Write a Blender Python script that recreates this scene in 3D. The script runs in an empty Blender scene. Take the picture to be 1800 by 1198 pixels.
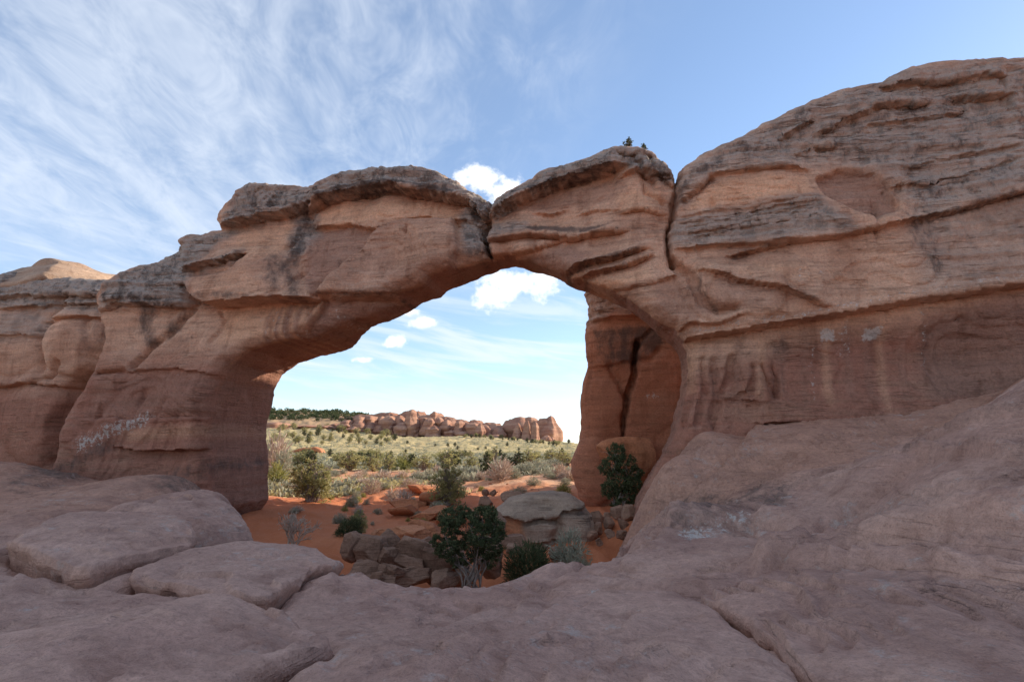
import bpy, bmesh, math, random
import numpy as np
from mathutils import Vector, Matrix, Euler
R = math.radians
scene = bpy.context.scene
col = scene.collection

# ------------------------------------------------------------------ camera
F = 1000.0                       # focal length in photo pixels (20 mm on 36 mm, 1800 px wide)
PITCH = R(10.8)
CP, SP = math.cos(PITCH), math.sin(PITCH)
cam = bpy.data.cameras.new('camera'); cam.lens = 20.0; cam.sensor_width = 36.0
cam.clip_start = 0.05; cam.clip_end = 20000
camo = bpy.data.objects.new('camera', cam); col.objects.link(camo)
camo.location = (0, 0, 0); camo.rotation_euler = (R(90) + PITCH, 0, 0)
scene.camera = camo

# ------------------------------------------------------------------ sun, sky, exposure
SUN_AZ, SUN_EL = R(62), R(23)    # azimuth measured from the view direction towards the right
sd = Vector((math.sin(SUN_AZ)*math.cos(SUN_EL), math.cos(SUN_AZ)*math.cos(SUN_EL), math.sin(SUN_EL)))
sun = bpy.data.lights.new('sun', 'SUN'); sun.energy = 3.4; sun.angle = R(0.55); sun.color = (1.0, 0.86, 0.68)
suno = bpy.data.objects.new('sun', sun); col.objects.link(suno)
suno.rotation_euler = (-sd).to_track_quat('-Z', 'Y').to_euler()
scene.view_settings.view_transform = 'Standard'; scene.view_settings.look = 'None'
scene.view_settings.exposure = 1.16; scene.view_settings.gamma = 1.0
scene.cycles.max_bounces = 5; scene.cycles.diffuse_bounces = 4; scene.cycles.glossy_bounces = 1; scene.cycles.transmission_bounces = 3
try: scene.view_settings.use_curve_mapping = False
except Exception: pass

world = bpy.data.worlds.new('World'); scene.world = world; world.use_nodes = True
def NT(tree):
    """tiny node helper: N(type, inputs, **props) -> node"""
    def N(t, ins=None, **kw):
        n = tree.nodes.new(t)
        for k, v in kw.items(): setattr(n, k, v)
        for k, v in (ins or {}).items():
            s = n.inputs[k]
            if isinstance(v, bpy.types.NodeSocket): tree.links.new(v, s)
            elif isinstance(v, bpy.types.Node): tree.links.new(v.outputs[0], s)
            else: s.default_value = v
        return n
    def M(op, a, b=0.0, c=None, clamp=False):
        ins = {0: a, 1: b}
        if c is not None: ins[2] = c
        return N('ShaderNodeMath', ins, operation=op, use_clamp=clamp).outputs[0]
    def MIX(f, a, b, mode='MIX'):
        n = tree.nodes.new('ShaderNodeMix'); n.data_type = 'RGBA'; n.blend_type = mode
        for i, v in ((0, f), (6, a), (7, b)):
            if isinstance(v, bpy.types.NodeSocket): tree.links.new(v, n.inputs[i])
            else: n.inputs[i].default_value = v if i == 0 else (tuple(v) + (1,) if len(v) == 3 else v)
        return n.outputs[2]
    def SS(x, lo, hi, a=0.0, b=1.0):
        return N('ShaderNodeMapRange', {0: x, 1: lo, 2: hi, 3: a, 4: b}, interpolation_type='SMOOTHSTEP').outputs[0]
    return N, M, MIX, SS
def build_world():
    t = world.node_tree; t.nodes.clear(); N, M, MIX, SS = NT(t)
    sky = N('ShaderNodeTexSky', sky_type='NISHITA', sun_disc=False, sun_elevation=SUN_EL, sun_rotation=SUN_AZ,
            altitude=1500.0, air_density=1.0, dust_density=0.3, ozone_density=1.3)
    g = N('ShaderNodeTexCoord'); sx = N('ShaderNodeSeparateXYZ', {0: g.outputs['Generated']})
    x, y, z = sx.outputs
    zc = M('ADD', M('MAXIMUM', z, 0.0), 0.10)
    px, py = M('DIVIDE', x, zc), M('DIVIDE', y, zc)            # high cloud plane
    ang = R(7)
    qx = M('SUBTRACT', M('MULTIPLY', px, math.cos(ang)), M('MULTIPLY', py, -math.sin(ang)))
    qy = M('ADD', M('MULTIPLY', px, -math.sin(ang)), M('MULTIPLY', py, math.cos(ang)))
    def fbm(sx_, sy_, seed, det=6, rough=.6, dist=0.0):
        v = N('ShaderNodeCombineXYZ', {0: M('MULTIPLY', qx, sx_), 1: M('MULTIPLY', qy, sy_), 2: seed})
        return N('ShaderNodeTexNoise', {'Vector': v, 'Scale': 1.0, 'Detail': det, 'Roughness': rough, 'Distortion': dist}).outputs[0]
    streak = fbm(1.8, 0.62, 3.3, 5, .60, .5); wisp = fbm(8.5, 4.2, 8.1, 4, .68, .5); cover = fbm(.6, .3, 1.7, 1, .5)
    s = M('ADD', M('MULTIPLY', streak, .58), M('MULTIPLY', wisp, .42))
    s = M('ADD', s, M('MULTIPLY', M('SUBTRACT', cover, .5), .7))
    # cirrus sheet ends along a line to the right, clear air beyond it
    edge = SS(M('ADD', qx, M('MULTIPLY', qy, 0.10)), 0.62, 0.12)
    low = SS(z, 0.32, 0.12)
    cir = M('MULTIPLY', SS(M('ADD', s, M('MULTIPLY', low, .0)), .32, .68, .06, 1.0), M('MAXIMUM', edge, M('MULTIPLY', low, .9)))
    vl = N('ShaderNodeCombineXYZ', {0: M('MULTIPLY', x, 3.0), 1: M('ADD', M('MULTIPLY', z, 26.0), M('MULTIPLY', x, 4.0)), 2: M('MULTIPLY', y, 3.0)})
    lowst = N('ShaderNodeTexNoise', {'Vector': vl, 'Scale': 1.0, 'Detail': 5, 'Roughness': .6, 'Distortion': .6}).outputs[0]
    lo2 = SS(z, .36, .18); cl = SS(lowst, .42, .68, .06, 1.0)
    cir = M('ADD', M('MULTIPLY', M('MULTIPLY', cir, .68), M('SUBTRACT', 1.0, lo2)), M('MULTIPLY', M('MULTIPLY', cl, .74), lo2))
    hz = SS(z, .16, 0.0)
    # cumulus puffs, placed by direction
    yy = M('MAXIMUM', y, .05); X = M('DIVIDE', x, yy); Z = M('DIVIDE', z, yy)
    v3 = N('ShaderNodeCombineXYZ', {0: X, 1: Z, 2: .7})
    n1 = N('ShaderNodeTexNoise', {'Vector': v3, 'Scale': 26.0, 'Detail': 5, 'Roughness': .62}).outputs[0]
    best = None
    for (u, v, ru, rv) in PUFFS:
        dx, dz = ray(u, v)
        e = M('ADD', M('POWER', M('DIVIDE', M('SUBTRACT', X, dx), ru/F), 2.0), M('POWER', M('DIVIDE', M('SUBTRACT', Z, dz), rv/F), 2.0))
        m = M('SUBTRACT', 1.0, M('SQRT', e))
        best = m if best is None else M('MAXIMUM', best, m)
    cum = SS(M('ADD', best, M('MULTIPLY', M('SUBTRACT', n1, .5), 2.4)), 0.0, .62)
    cum = M('MULTIPLY', cum, SS(y, .05, .2))
    n2 = N('ShaderNodeTexNoise', {'Vector': v3, 'Scale': 40.0, 'Detail': 2, 'Roughness': .6}).outputs[0]
    SKYS = 0.10
    base = MIX(.12, sky.outputs[0], (3.0, 4.1, 6.0))
    c1 = MIX(cir, base, (4.35, 4.7, 5.25))
    c1 = MIX(M('MULTIPLY', hz, .06), c1, (5.0, 5.4, 6.0))
    cumcol = MIX(n2, (4.6, 4.9, 5.5), (6.4, 6.4, 6.4))
    c2 = MIX(cum, c1, cumcol)
    bg = N('ShaderNodeBackground', {0: c2, 1: SKYS})
    N('ShaderNodeOutputWorld', {0: bg})
def ray(u, v):
    """photo pixel -> (x, z) on the ray where y = 1"""
    a = (u - 900.0)/F; b = (599.0 - v)/F
    fw = CP - SP*b
    return a/fw, (SP + CP*b)/fw
PUFFS = [(845, 318, 62, 34), (880, 335, 50, 30), (905, 500, 78, 38), (870, 520, 55, 30), (950, 488, 48, 22), 
         (744, 567, 27, 14), (722, 548, 24, 10), (694, 601, 26, 14), (640, 632, 20, 7)]
build_world()

# ------------------------------------------------------------------ numpy helpers
def rayv(u, v):
    a = (np.asarray(u, float) - 900.0)/F; b = (599.0 - np.asarray(v, float))/F
    fw = CP - SP*b
    return a/fw, (SP + CP*b)/fw
def P(u, v, y):
    dx, dz = ray(u, v); return np.array((dx*y, y, dz*y))
def proj(x, y, z):
    d = y*CP + z*SP; h = -y*SP + z*CP
    d = np.where(d < .05, .05, d)
    return 900.0 + F*x/d, 599.0 - F*h/d
def ss(e0, e1, x):
    t = np.clip((x - e0)/(e1 - e0), 0, 1); return t*t*(3 - 2*t)
def _h(ix, iy, iz, seed):
    n = (ix*374761393 + iy*668265263 + iz*1274126177 + seed*974711) & 0xffffffff
    n = ((n ^ (n >> 13))*1274126177) & 0xffffffff
    n = ((n ^ (n >> 16))*2246822519) & 0xffffffff
    return ((n ^ (n >> 15)) & 0xffff).astype(np.float32)/32767.5 - 1.0
def vnoise(p, seed=0):
    p = np.asarray(p, np.float32); i = np.floor(p).astype(np.int64); f = (p - i).astype(np.float32); f = f*f*f*(f*(f*6 - 15) + 10)
    x, y, z = i[:, 0], i[:, 1], i[:, 2]; fx, fy, fz = f[:, 0], f[:, 1], f[:, 2]
    def L(a, b, t): return a + (b - a)*t
    c = [[[_h(x + a, y + b, z + d, seed) for d in (0, 1)] for b in (0, 1)] for a in (0, 1)]
    return L(L(L(c[0][0][0], c[0][0][1], fz), L(c[0][1][0], c[0][1][1], fz), fy),
             L(L(c[1][0][0], c[1][0][1], fz), L(c[1][1][0], c[1][1][1], fz), fy), fx)
def fbm(p, sc, octv=4, seed=0, gain=.5, ani=(1, 1, 1)):
    p = np.asarray(p, np.float32)*np.float32(sc)*np.asarray(ani, np.float32)
    o = 0; a = 1.0; t = 0
    for k in range(octv):
        o = o + a*vnoise(p*(2.03**k) + 17.3*k, seed + k); t += a; a *= gain
    return o/t*1.6
def ridge(p, sc, octv=3, seed=0, ani=(1, 1, 1)):
    p = np.asarray(p, np.float32)*np.float32(sc)*np.asarray(ani, np.float32)
    o = 0; a = 1.0; t = 0
    for k in range(octv):
        o = o + a*(1 - np.abs(vnoise(p*(2.07**k) + 9.1*k, seed + k))*2); t += a; a *= .5
    return o/t
def sd_poly(X, Y, poly):
    """signed distance, negative inside"""
    poly = np.asarray(poly, np.float32); X = X.astype(np.float32); Y = Y.astype(np.float32)
    d = np.full(X.shape, 1e12, np.float32); ins = np.zeros(X.shape, bool)
    n = len(poly)
    for i in range(n):
        ax, ay = poly[i]; bx, by = poly[(i + 1) % n]
        ex, ey = bx - ax, by - ay; wx, wy = X - ax, Y - ay
        t = np.clip((wx*ex + wy*ey)/max(ex*ex + ey*ey, 1e-9), 0, 1)
        d = np.minimum(d, (wx - ex*t)**2 + (wy - ey*t)**2)
        if ay != by:
            c = (ay > Y) != (by > Y)
            ins ^= c & (X < (bx - ax)*(Y - ay)/(by - ay) + ax)
    d = np.sqrt(d); return np.where(ins, -d, d)
def d_line(X, Y, pts):
    d = np.full(X.shape, 1e12, np.float32)
    for (ax, ay), (bx, by) in zip(pts[:-1], pts[1:]):
        ex, ey = bx - ax, by - ay; wx, wy = X - ax, Y - ay
        t = np.clip((wx*ex + wy*ey)/max(ex*ex + ey*ey, 1e-9), 0, 1)
        d = np.minimum(d, (wx - ex*t)**2 + (wy - ey*t)**2)
    return np.sqrt(d)
def smax(a, b, k):
    h = np.maximum(k - np.abs(a - b), 0); return np.maximum(a, b) + h*h/(4*k)
def surface_nets(f):
    s = f < 0
    nx, ny, nz = f.shape
    cnt = np.zeros((nx-1, ny-1, nz-1), np.uint8)
    for a in (0, 1):
        for b in (0, 1):
            for c in (0, 1):
                cnt += s[a:nx-1+a, b:ny-1+b, c:nz-1+c]
    act = (cnt > 0) & (cnt < 8)
    I, J, K = np.nonzero(act); n = len(I)
    vid = np.full(act.shape, -1, np.int32); vid[I, J, K] = np.arange(n, dtype=np.int32)
    corner = {}
    for a in (0, 1):
        for b in (0, 1):
            for c in (0, 1): corner[(a, b, c)] = f[I+a, J+b, K+c]
    acc = np.zeros((n, 3), np.float32); w = np.zeros(n, np.float32)
    for ca in corner:
        for ax in range(3):
            if ca[ax]: continue
            cb = list(ca); cb[ax] = 1; cb = tuple(cb)
            fa, fb = corner[ca], corner[cb]; m = (fa < 0) != (fb < 0)
            t = np.where(m, fa/np.where(m, fa - fb, 1), 0)
            for d in range(3): acc[:, d] += np.where(m, ca[d] + (t if d == ax else 0), 0)
            w += m
    verts = acc/w[:, None] + np.stack((I, J, K), 1)
    quads = []
    for ax in range(3):
        o1, o2 = [(1, 2), (2, 0), (0, 1)][ax]
        A = [slice(1, -1)]*3; A[ax] = slice(0, -1); B = list(A); B[ax] = slice(1, None)
        sa, sb = s[tuple(A)], s[tuple(B)]
        q = np.argwhere(sa != sb)
        flip = sa[q[:, 0], q[:, 1], q[:, 2]]
        off = np.ones(3, int); off[ax] = 0; q = q + off
        def cell(d1, d2):
            c = q.copy(); c[:, o1] -= d1; c[:, o2] -= d2; return vid[c[:, 0], c[:, 1], c[:, 2]]
        Q = np.stack((cell(1, 1), cell(0, 1), cell(0, 0), cell(1, 0)), 1)
        Q = np.where(flip[:, None], Q, Q[:, ::-1]); quads.append(Q)
    Q = np.concatenate(quads); Q = Q[(Q >= 0).all(1)]
    return verts, Q
def vnormals(v, q):
    n = np.cross(v[q[:, 2]] - v[q[:, 0]], v[q[:, 3]] - v[q[:, 1]]); o = np.zeros_like(v)
    for k in range(q.shape[1]):
        for d in range(3): o[:, d] += np.bincount(q[:, k], n[:, d], len(v))
    return o/np.maximum(np.linalg.norm(o, axis=1), 1e-9)[:, None]
def mesh_np(name, v, faces, mat=None, attrs=None, smooth=True):
    """faces: list of int arrays (n, 3) and/or (n, 4)"""
    me = bpy.data.meshes.new(name)
    if not isinstance(faces, (list, tuple)): faces = [faces]
    faces = [np.asarray(f, np.int32) for f in faces if len(f)]
    me.vertices.add(len(v)); me.vertices.foreach_set('co', np.asarray(v, np.float32).ravel())
    lv = np.concatenate([f.ravel() for f in faces]); tot = np.concatenate([np.full(len(f), f.shape[1], np.int32) for f in faces])
    st = np.concatenate(([0], np.cumsum(tot)[:-1])).astype(np.int32)
    me.loops.add(len(lv)); me.loops.foreach_set('vertex_index', lv)
    me.polygons.add(len(tot)); me.polygons.foreach_set('loop_start', st); me.polygons.foreach_set('loop_total', tot)
    if smooth: me.polygons.foreach_set('use_smooth', np.ones(len(tot), bool))
    me.update(calc_edges=True)
    for k, a in (attrs or {}).items():
        at = me.attributes.new(k, 'FLOAT_COLOR', 'POINT'); at.data.foreach_set('color', np.asarray(a, np.float32).ravel())
    if mat: me.materials.append(mat)
    return me
def link(name, me, parent=None, loc=None):
    o = bpy.data.objects.new(name, me); col.objects.link(o)
    if loc is not None: o.location = loc
    if parent is not None: o.parent = parent
    return o
ORD = 'first second third fourth fifth sixth seventh eighth ninth tenth eleventh twelfth thirteenth fourteenth fifteenth sixteenth seventeenth eighteenth nineteenth twentieth twenty-first twenty-second twenty-third twenty-fourth twenty-fifth twenty-sixth twenty-seventh twenty-eighth twenty-ninth thirtieth'.split()
def rank(lst, k):
    return ORD[sorted(range(len(lst)), key=lambda i: lst[i][0]).index(k)]
def tag(o, label=None, cat=None, group=None, kind=None):
    for k, v in (('label', label), ('category', cat), ('group', group), ('kind', kind)):
        if v: o[k] = v
    return o
def tps(pts, vals, lam=1e-3):
    pts = np.asarray(pts, float); n = len(pts)
    d2 = ((pts[:, None] - pts[None])**2).sum(-1); K = np.where(d2 > 0, d2*np.log(d2 + 1e-20)*.5, 0) + lam*np.eye(n)
    Pm = np.c_[np.ones(n), pts]; A = np.zeros((n+3, n+3)); A[:n, :n] = K; A[:n, n:] = Pm; A[n:, :n] = Pm.T
    sol = np.linalg.solve(A, np.r_[np.asarray(vals, float), np.zeros(3)])
    def ev(x, y):
        x = np.asarray(x, float); sh = x.shape; x = x.ravel(); y = np.asarray(y, float).ravel(); o = sol[n] + sol[n+1]*x + sol[n+2]*y
        for i in range(n):
            r2 = (x - pts[i, 0])**2 + (y - pts[i, 1])**2
            o = o + sol[i]*.5*r2*np.log(r2 + 1e-20)
        return o.reshape(sh)
    return ev

# ------------------------------------------------------------------ materials
def new_mat(name):
    m = bpy.data.materials.new(name); m.use_nodes = True; m.node_tree.nodes.clear(); return m
def rock_mat(name, c1, c2, cred, cgrey, cdark=(.07, .055, .05), lam=1.0, grain=1.0, flecks=0.0, masks=True, rough=.9):
    m = new_mat(name); t = m.node_tree; N, M, MIX, SS = NT(t)
    geo = N('ShaderNodeNewGeometry'); pos = geo.outputs['Position']
    def noise(scale, det=5, rough_=.6, ani=(1, 1, 1), off=0.0, dist=0.0):
        mp = N('ShaderNodeMapping', {0: pos, 1: (off, off*.7, off*1.3), 3: ani})
        return N('ShaderNodeTexNoise', {'Vector': mp, 'Scale': scale, 'Detail': det, 'Roughness': rough_, 'Distortion': dist}).outputs[0]
    big = noise(.35, 2, .6); strat = noise(1.0, 4, .65, (.22, .22, 3.4), 3.0); fine = noise(9.0, 4, .7, off=7.0)
    lamn = noise(1.0, 3, .7, (1.1, 1.1, 16.0), 11.0); streak = noise(1.0, 3, .6, (1.6, 1.6, .16), 5.0)
    c = MIX(SS(big, .35, .65), c1, c2)
    if masks:
        at = N('ShaderNodeAttribute', attribute_name='mask'); sep = N('ShaderNodeSeparateColor', {0: at.outputs['Color']})
        gr, dk, wh = sep.outputs; rd = at.outputs['Alpha']
        c = MIX(M('MULTIPLY', rd, SS(M('ADD', strat, M('MULTIPLY', big, .6)), .45, .85, .62, 1.0)), c, cred)
    if masks:
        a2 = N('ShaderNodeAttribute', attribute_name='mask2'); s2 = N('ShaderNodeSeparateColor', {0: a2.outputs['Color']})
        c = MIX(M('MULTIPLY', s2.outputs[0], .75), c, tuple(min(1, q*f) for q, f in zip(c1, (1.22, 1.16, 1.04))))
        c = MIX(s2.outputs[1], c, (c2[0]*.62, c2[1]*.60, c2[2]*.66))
    c = MIX(SS(strat, .42, .72, 0, .45*lam), c, (1.38, 1.36, 1.34), 'MULTIPLY')
    c = MIX(SS(strat, .50, .28, 0, .50*lam), c, (.62, .58, .56), 'MULTIPLY')
    c = MIX(SS(streak, .54, .70, 0, .55), c, (.62, .55, .52), 'MULTIPLY')
    c = MIX(SS(streak, .44, .28, 0, .45), c, (1.30, 1.32, 1.34), 'MULTIPLY')
    if masks:
        gm = M('MULTIPLY', gr, SS(M('ADD', M('MULTIPLY', fine, .4), M('MULTIPLY', lamn, .6)), .30, .62, .55, 1.0))
        c = MIX(gm, c, cgrey)
        blot = noise(1.7, 4, .72, (1, 1, .45), 21.0)
        g2 = M('MULTIPLY', gr, SS(M('ADD', M('MULTIPLY', blot, .6), M('MULTIPLY', fine, .4)), .47, .60, 0, .85)); c = MIX(g2, c, tuple(q*.36 for q in cgrey))
        dm = M('MULTIPLY', SS(M('ADD', dk, M('MULTIPLY', M('SUBTRACT', blot, .5), 1.1)), .22, .72), .80)
        dm = M('MULTIPLY', dm, SS(dk, .02, .2)); c = MIX(dm, c, cdark)
        sp = noise(6.0, 4, .75, (1, 1, 1), 31.0)
        wm = M('MULTIPLY', SS(M('ADD', wh, M('MULTIPLY', M('SUBTRACT', sp, .5), 2.6)), .45, .75), SS(wh, .05, .3))
        c = MIX(M('MULTIPLY', wm, .8), c, (.50, .445, .40))
    c = MIX(SS(fine, .45, .70, 0, .55), c, (1.32, 1.32, 1.32), 'MULTIPLY')
    c = MIX(SS(fine, .50, .28, 0, .60), c, (.62, .60, .60), 'MULTIPLY')
    if flecks:
        fl = noise(2.2, 5, .8, (1, 1, 1), 41.0); fl2 = noise(.5, 1, .6, off=47.0)
        c = MIX(M('MULTIPLY', SS(M('ADD', fl, M('MULTIPLY', fl2, .35)), .76, .90), flecks), c, (.44, .375, .335))
        st = noise(.6, 3, .65, (1, 1, 1), 57.0)
        c = MIX(SS(st, .48, .70, 0, .45), c, (c2[0]*.62, c2[1]*.56, c2[2]*.56)); c = MIX(SS(st, .44, .28, 0, .30), c, (c1[0]*1.12, c1[1]*1.08, c1[2]*1.06))
    grainn = noise(38.0, 2, .7, off=13.0)
    c = MIX(SS(grainn, .35, .65, 0, .5*grain), c, (1.22, 1.22, 1.22), 'MULTIPLY'); c = MIX(SS(grainn, .52, .30, 0, .5*grain), c, (.72, .72, .72), 'MULTIPLY')
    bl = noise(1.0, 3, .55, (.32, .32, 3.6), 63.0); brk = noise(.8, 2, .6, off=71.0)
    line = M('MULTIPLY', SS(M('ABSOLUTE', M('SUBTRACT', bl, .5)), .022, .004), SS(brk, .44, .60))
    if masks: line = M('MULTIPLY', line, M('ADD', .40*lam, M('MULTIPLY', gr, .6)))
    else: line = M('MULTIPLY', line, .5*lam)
    c = MIX(M('MULTIPLY', line, .55), c, tuple(q*.35 for q in c2))  # crack lines darkened in colour: grime plus the shadow of the gaps
    h = M('ADD', M('MULTIPLY', lamn, .9*lam), M('ADD', M('MULTIPLY', fine, .9*grain), M('MULTIPLY', grainn, .35*grain)))
    h = M('SUBTRACT', h, M('MULTIPLY', line, 1.6))
    bmp = N('ShaderNodeBump', {'Strength': .8, 'Distance': .08, 'Height': h})
    b = N('ShaderNodeBsdfPrincipled', {'Base Color': c, 'Roughness': rough, 'Specular IOR Level': .18, 'Normal': bmp})
    N('ShaderNodeOutputMaterial', {0: b}); return m
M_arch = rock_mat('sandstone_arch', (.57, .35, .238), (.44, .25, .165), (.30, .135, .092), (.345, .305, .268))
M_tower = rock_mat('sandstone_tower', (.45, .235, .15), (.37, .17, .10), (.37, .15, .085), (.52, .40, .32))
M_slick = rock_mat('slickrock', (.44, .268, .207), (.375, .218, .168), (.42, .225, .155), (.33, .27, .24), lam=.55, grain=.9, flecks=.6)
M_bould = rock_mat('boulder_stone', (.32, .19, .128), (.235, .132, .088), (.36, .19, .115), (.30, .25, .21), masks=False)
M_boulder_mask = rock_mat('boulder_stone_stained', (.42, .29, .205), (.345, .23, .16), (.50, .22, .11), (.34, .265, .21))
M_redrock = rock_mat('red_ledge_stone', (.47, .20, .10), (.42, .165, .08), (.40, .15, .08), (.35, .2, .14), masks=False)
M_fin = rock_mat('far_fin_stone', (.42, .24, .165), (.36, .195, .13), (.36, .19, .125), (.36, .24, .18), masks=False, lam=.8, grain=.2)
def far_rock():
    m = new_mat('far_rock'); t = m.node_tree; N, M, MIX, SS = NT(t)
    pos = N('ShaderNodeNewGeometry').outputs['Position']
    mp = N('ShaderNodeMapping', {0: pos, 3: (.05, .05, .5)})
    a = N('ShaderNodeTexNoise', {'Vector': mp, 'Scale': 1.0, 'Detail': 6, 'Roughness': .65}).outputs[0]
    b2 = N('ShaderNodeTexNoise', {'Vector': pos, 'Scale': .25, 'Detail': 6, 'Roughness': .7}).outputs[0]
    c = MIX(SS(a, .35, .65), (.31, .155, .108), (.43, .245, .168)); c = MIX(SS(b2, .5, .75, 0, .6), c, (.22, .125, .10))
    bmp = N('ShaderNodeBump', {'Strength': .8, 'Distance': 1.0, 'Height': b2})
    b = N('ShaderNodeBsdfPrincipled', {'Base Color': c, 'Roughness': .95, 'Specular IOR Level': .1, 'Normal': bmp})
    N('ShaderNodeOutputMaterial', {0: b}); return m
M_far = far_rock()
def ground_mat():
    m = new_mat('desert_ground'); t = m.node_tree; N, M, MIX, SS = NT(t)
    pos = N('ShaderNodeNewGeometry').outputs['Position']
    at = N('ShaderNodeAttribute', attribute_name='mask'); sep = N('ShaderNodeSeparateColor', {0: at.outputs['Color']})
    def noise(scale, det=5, r=.6, off=0., ani=(1, 1, 1)):
        mp = N('ShaderNodeMapping', {0: pos, 1: (off, off, off), 3: ani})
        return N('ShaderNodeTexNoise', {'Vector': mp, 'Scale': scale, 'Detail': det, 'Roughness': r}).outputs[0]
    a, b_, d = noise(.18, 5), noise(1.3, 6, .65, 5), noise(9, 5, .7, 9)
    sand = MIX(SS(a, .35, .65), (.45, .145, .062), (.51, .185, .088)); sand = MIX(SS(b_, .45, .7, 0, .5), sand, (.42, .15, .075))
    sand = MIX(SS(d, .5, .75, 0, .35), sand, (.62, .30, .17)); sand = MIX(M('MULTIPLY', sep.outputs[2], SS(M('ADD', a, M('MULTIPLY', b_, .5)), .55, .95, .35, 1.0)), sand, (.66, .42, .265))
    grass = MIX(SS(noise(.09, 6, .7, 3, (1, .25, 1)), .36, .62), (.52, .40, .20), (.41, .325, .17)); grass = MIX(SS(noise(.7, 6, .75, 15), .48, .66, 0, .55), grass, (.27, .275, .17))
    grass = MIX(SS(noise(.12, 5, .7, 25), .60, .72, 0, .8), grass, (.46, .24, .13))
    c = MIX(SS(M('ADD', sep.outputs[0], M('MULTIPLY', M('SUBTRACT', b_, .5), .9)), .35, .65), sand, grass)
    c = MIX(sep.outputs[1], c, MIX(SS(b_, .4, .6), (.44, .25, .165), (.36, .18, .115)))
    h = M('ADD', M('MULTIPLY', b_, 1.0), M('MULTIPLY', d, .5))
    bmp = N('ShaderNodeBump', {'Strength': .7, 'Distance': .12, 'Height': h})
    p = N('ShaderNodeBsdfPrincipled', {'Base Color': c, 'Roughness': .95, 'Specular IOR Level': .1, 'Normal': bmp})
    N('ShaderNodeOutputMaterial', {0: p}); return m
M_ground = ground_mat()
def leaf_mat(name, c1, c2, c3, trans=.3):
    m = new_mat(name); t = m.node_tree; N, M, MIX, SS = NT(t)
    at = N('ShaderNodeAttribute', attribute_name='tint'); sep = N('ShaderNodeSeparateColor', {0: at.outputs['Color']})
    c = MIX(sep.outputs[0], c1, c2); c = MIX(SS(sep.outputs[1], .7, 1.0), c, c3)
    p = N('ShaderNodeBsdfPrincipled', {'Base Color': c, 'Roughness': .75, 'Specular IOR Level': .2})
    tr = N('ShaderNodeBsdfTranslucent', {0: c}); mx = N('ShaderNodeMixShader', {0: trans, 1: p, 2: tr})
    N('ShaderNodeOutputMaterial', {0: mx}); return m
M_jun = leaf_mat('juniper_leaf', (.26, .25, .10), (.45, .41, .18), (.50, .42, .22), .55)
M_jdark = leaf_mat('dark_juniper_leaf', (.05, .068, .03), (.105, .12, .052), (.18, .16, .075))
M_sage = leaf_mat('sage_leaf', (.25, .25, .18), (.38, .37, .27), (.44, .38, .27), .3)
M_straw = leaf_mat('dry_grass_blade', (.38, .34, .17), (.52, .46, .24), (.46, .36, .2), .35)
M_rabbit = leaf_mat('rabbitbrush_leaf', (.20, .21, .06), (.36, .33, .10), (.40, .34, .14))
M_dry = leaf_mat('dry_twig', (.42, .31, .24), (.56, .43, .34), (.60, .48, .38), .1)
def plain_mat(name, c, c2, sc=8.0):
    m = new_mat(name); t = m.node_tree; N, M, MIX, SS = NT(t)
    n = N('ShaderNodeTexNoise', {'Scale': sc, 'Detail': 5}); bm_ = N('ShaderNodeBump', {'Strength': .6, 'Distance': .02, 'Height': n.outputs[0]})
    p = N('ShaderNodeBsdfPrincipled', {'Base Color': MIX(SS(n.outputs[0], .35, .65), c, c2), 'Roughness': .9, 'Specular IOR Level': .15, 'Normal': bm_})
    N('ShaderNodeOutputMaterial', {0: p}); return m
M_bark = plain_mat('juniper_bark', (.16, .12, .095), (.30, .25, .21))

# ------------------------------------------------------------------ ground sheet
_c = []
def g(u, v, y): dx, dz = ray(u, v); _c.append((dx, math.log(y)*.6, dz))
def g3(x, y, z): _c.append((x/y, math.log(y)*.6, z/y))
for q in [(-6, 17, -5.2), (0, 17, -5.6), (4, 18, -5.2), (0, 21, -5.2), (-4, 22, -5.3), (4, 23, -4.7), (-12, 15, -5.4), (12, 15, -5.4), (-12, 22, -5), (12, 24, -4.6)]: g3(*q)
for q in [(480, 945, 27), (520, 930, 30), (480, 885, 38), (560, 872, 45), (640, 938, 29), (640, 872, 43.5), (700, 935, 30), (700, 885, 40), (700, 860, 46),
          (740, 965, 25), (800, 982, 25.5), (800, 895, 37), (860, 885, 41), (860, 852, 52), (930, 852, 49), (930, 836, 57), (1000, 832, 60), (1000, 862, 46),
          (960, 872, 43), (1060, 902, 32), (1110, 935, 26), (1060, 975, 22), (300, 900, 38), (300, 850, 52), (480, 838, 62), (600, 842, 58), (700, 838, 62),
          (800, 836, 60), (900, 823, 75), (1000, 817, 80), (500, 815, 92), (700, 811, 110), (900, 804, 120), (1000, 801, 130), (500, 800, 150), (700, 796, 170),
          (900, 791, 200), (1000, 788, 220), (500, 785, 220), (600, 781, 260), (700, 771, 330), (800, 768, 350), (900, 772, 380), (1000, 781, 390),
          (500, 768, 320), (600, 765, 345), (700, 764, 430), (800, 767, 450), (900, 777, 470), (1000, 785, 490), (480, 740, 420), (560, 738, 430), (640, 745, 430),
          (480, 725, 480), (560, 726, 480), (640, 732, 480), (480, 735, 700), (700, 775, 800), (900, 790, 700), (1000, 791, 800), (480, 785, 1500), (1000, 791, 3000),
          (480, 790, 4000), (1500, 800, 60), (1500, 790, 300), (1500, 790, 4000), (0, 830, 60), (0, 765, 350), (0, 740, 480), (0, 790, 4000), (0, 900, 35), (1500, 900, 32)]: g(*q)
_c = np.array(_c); _tz = tps(_c[:, :2], _c[:, 2], 2e-5)
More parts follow.
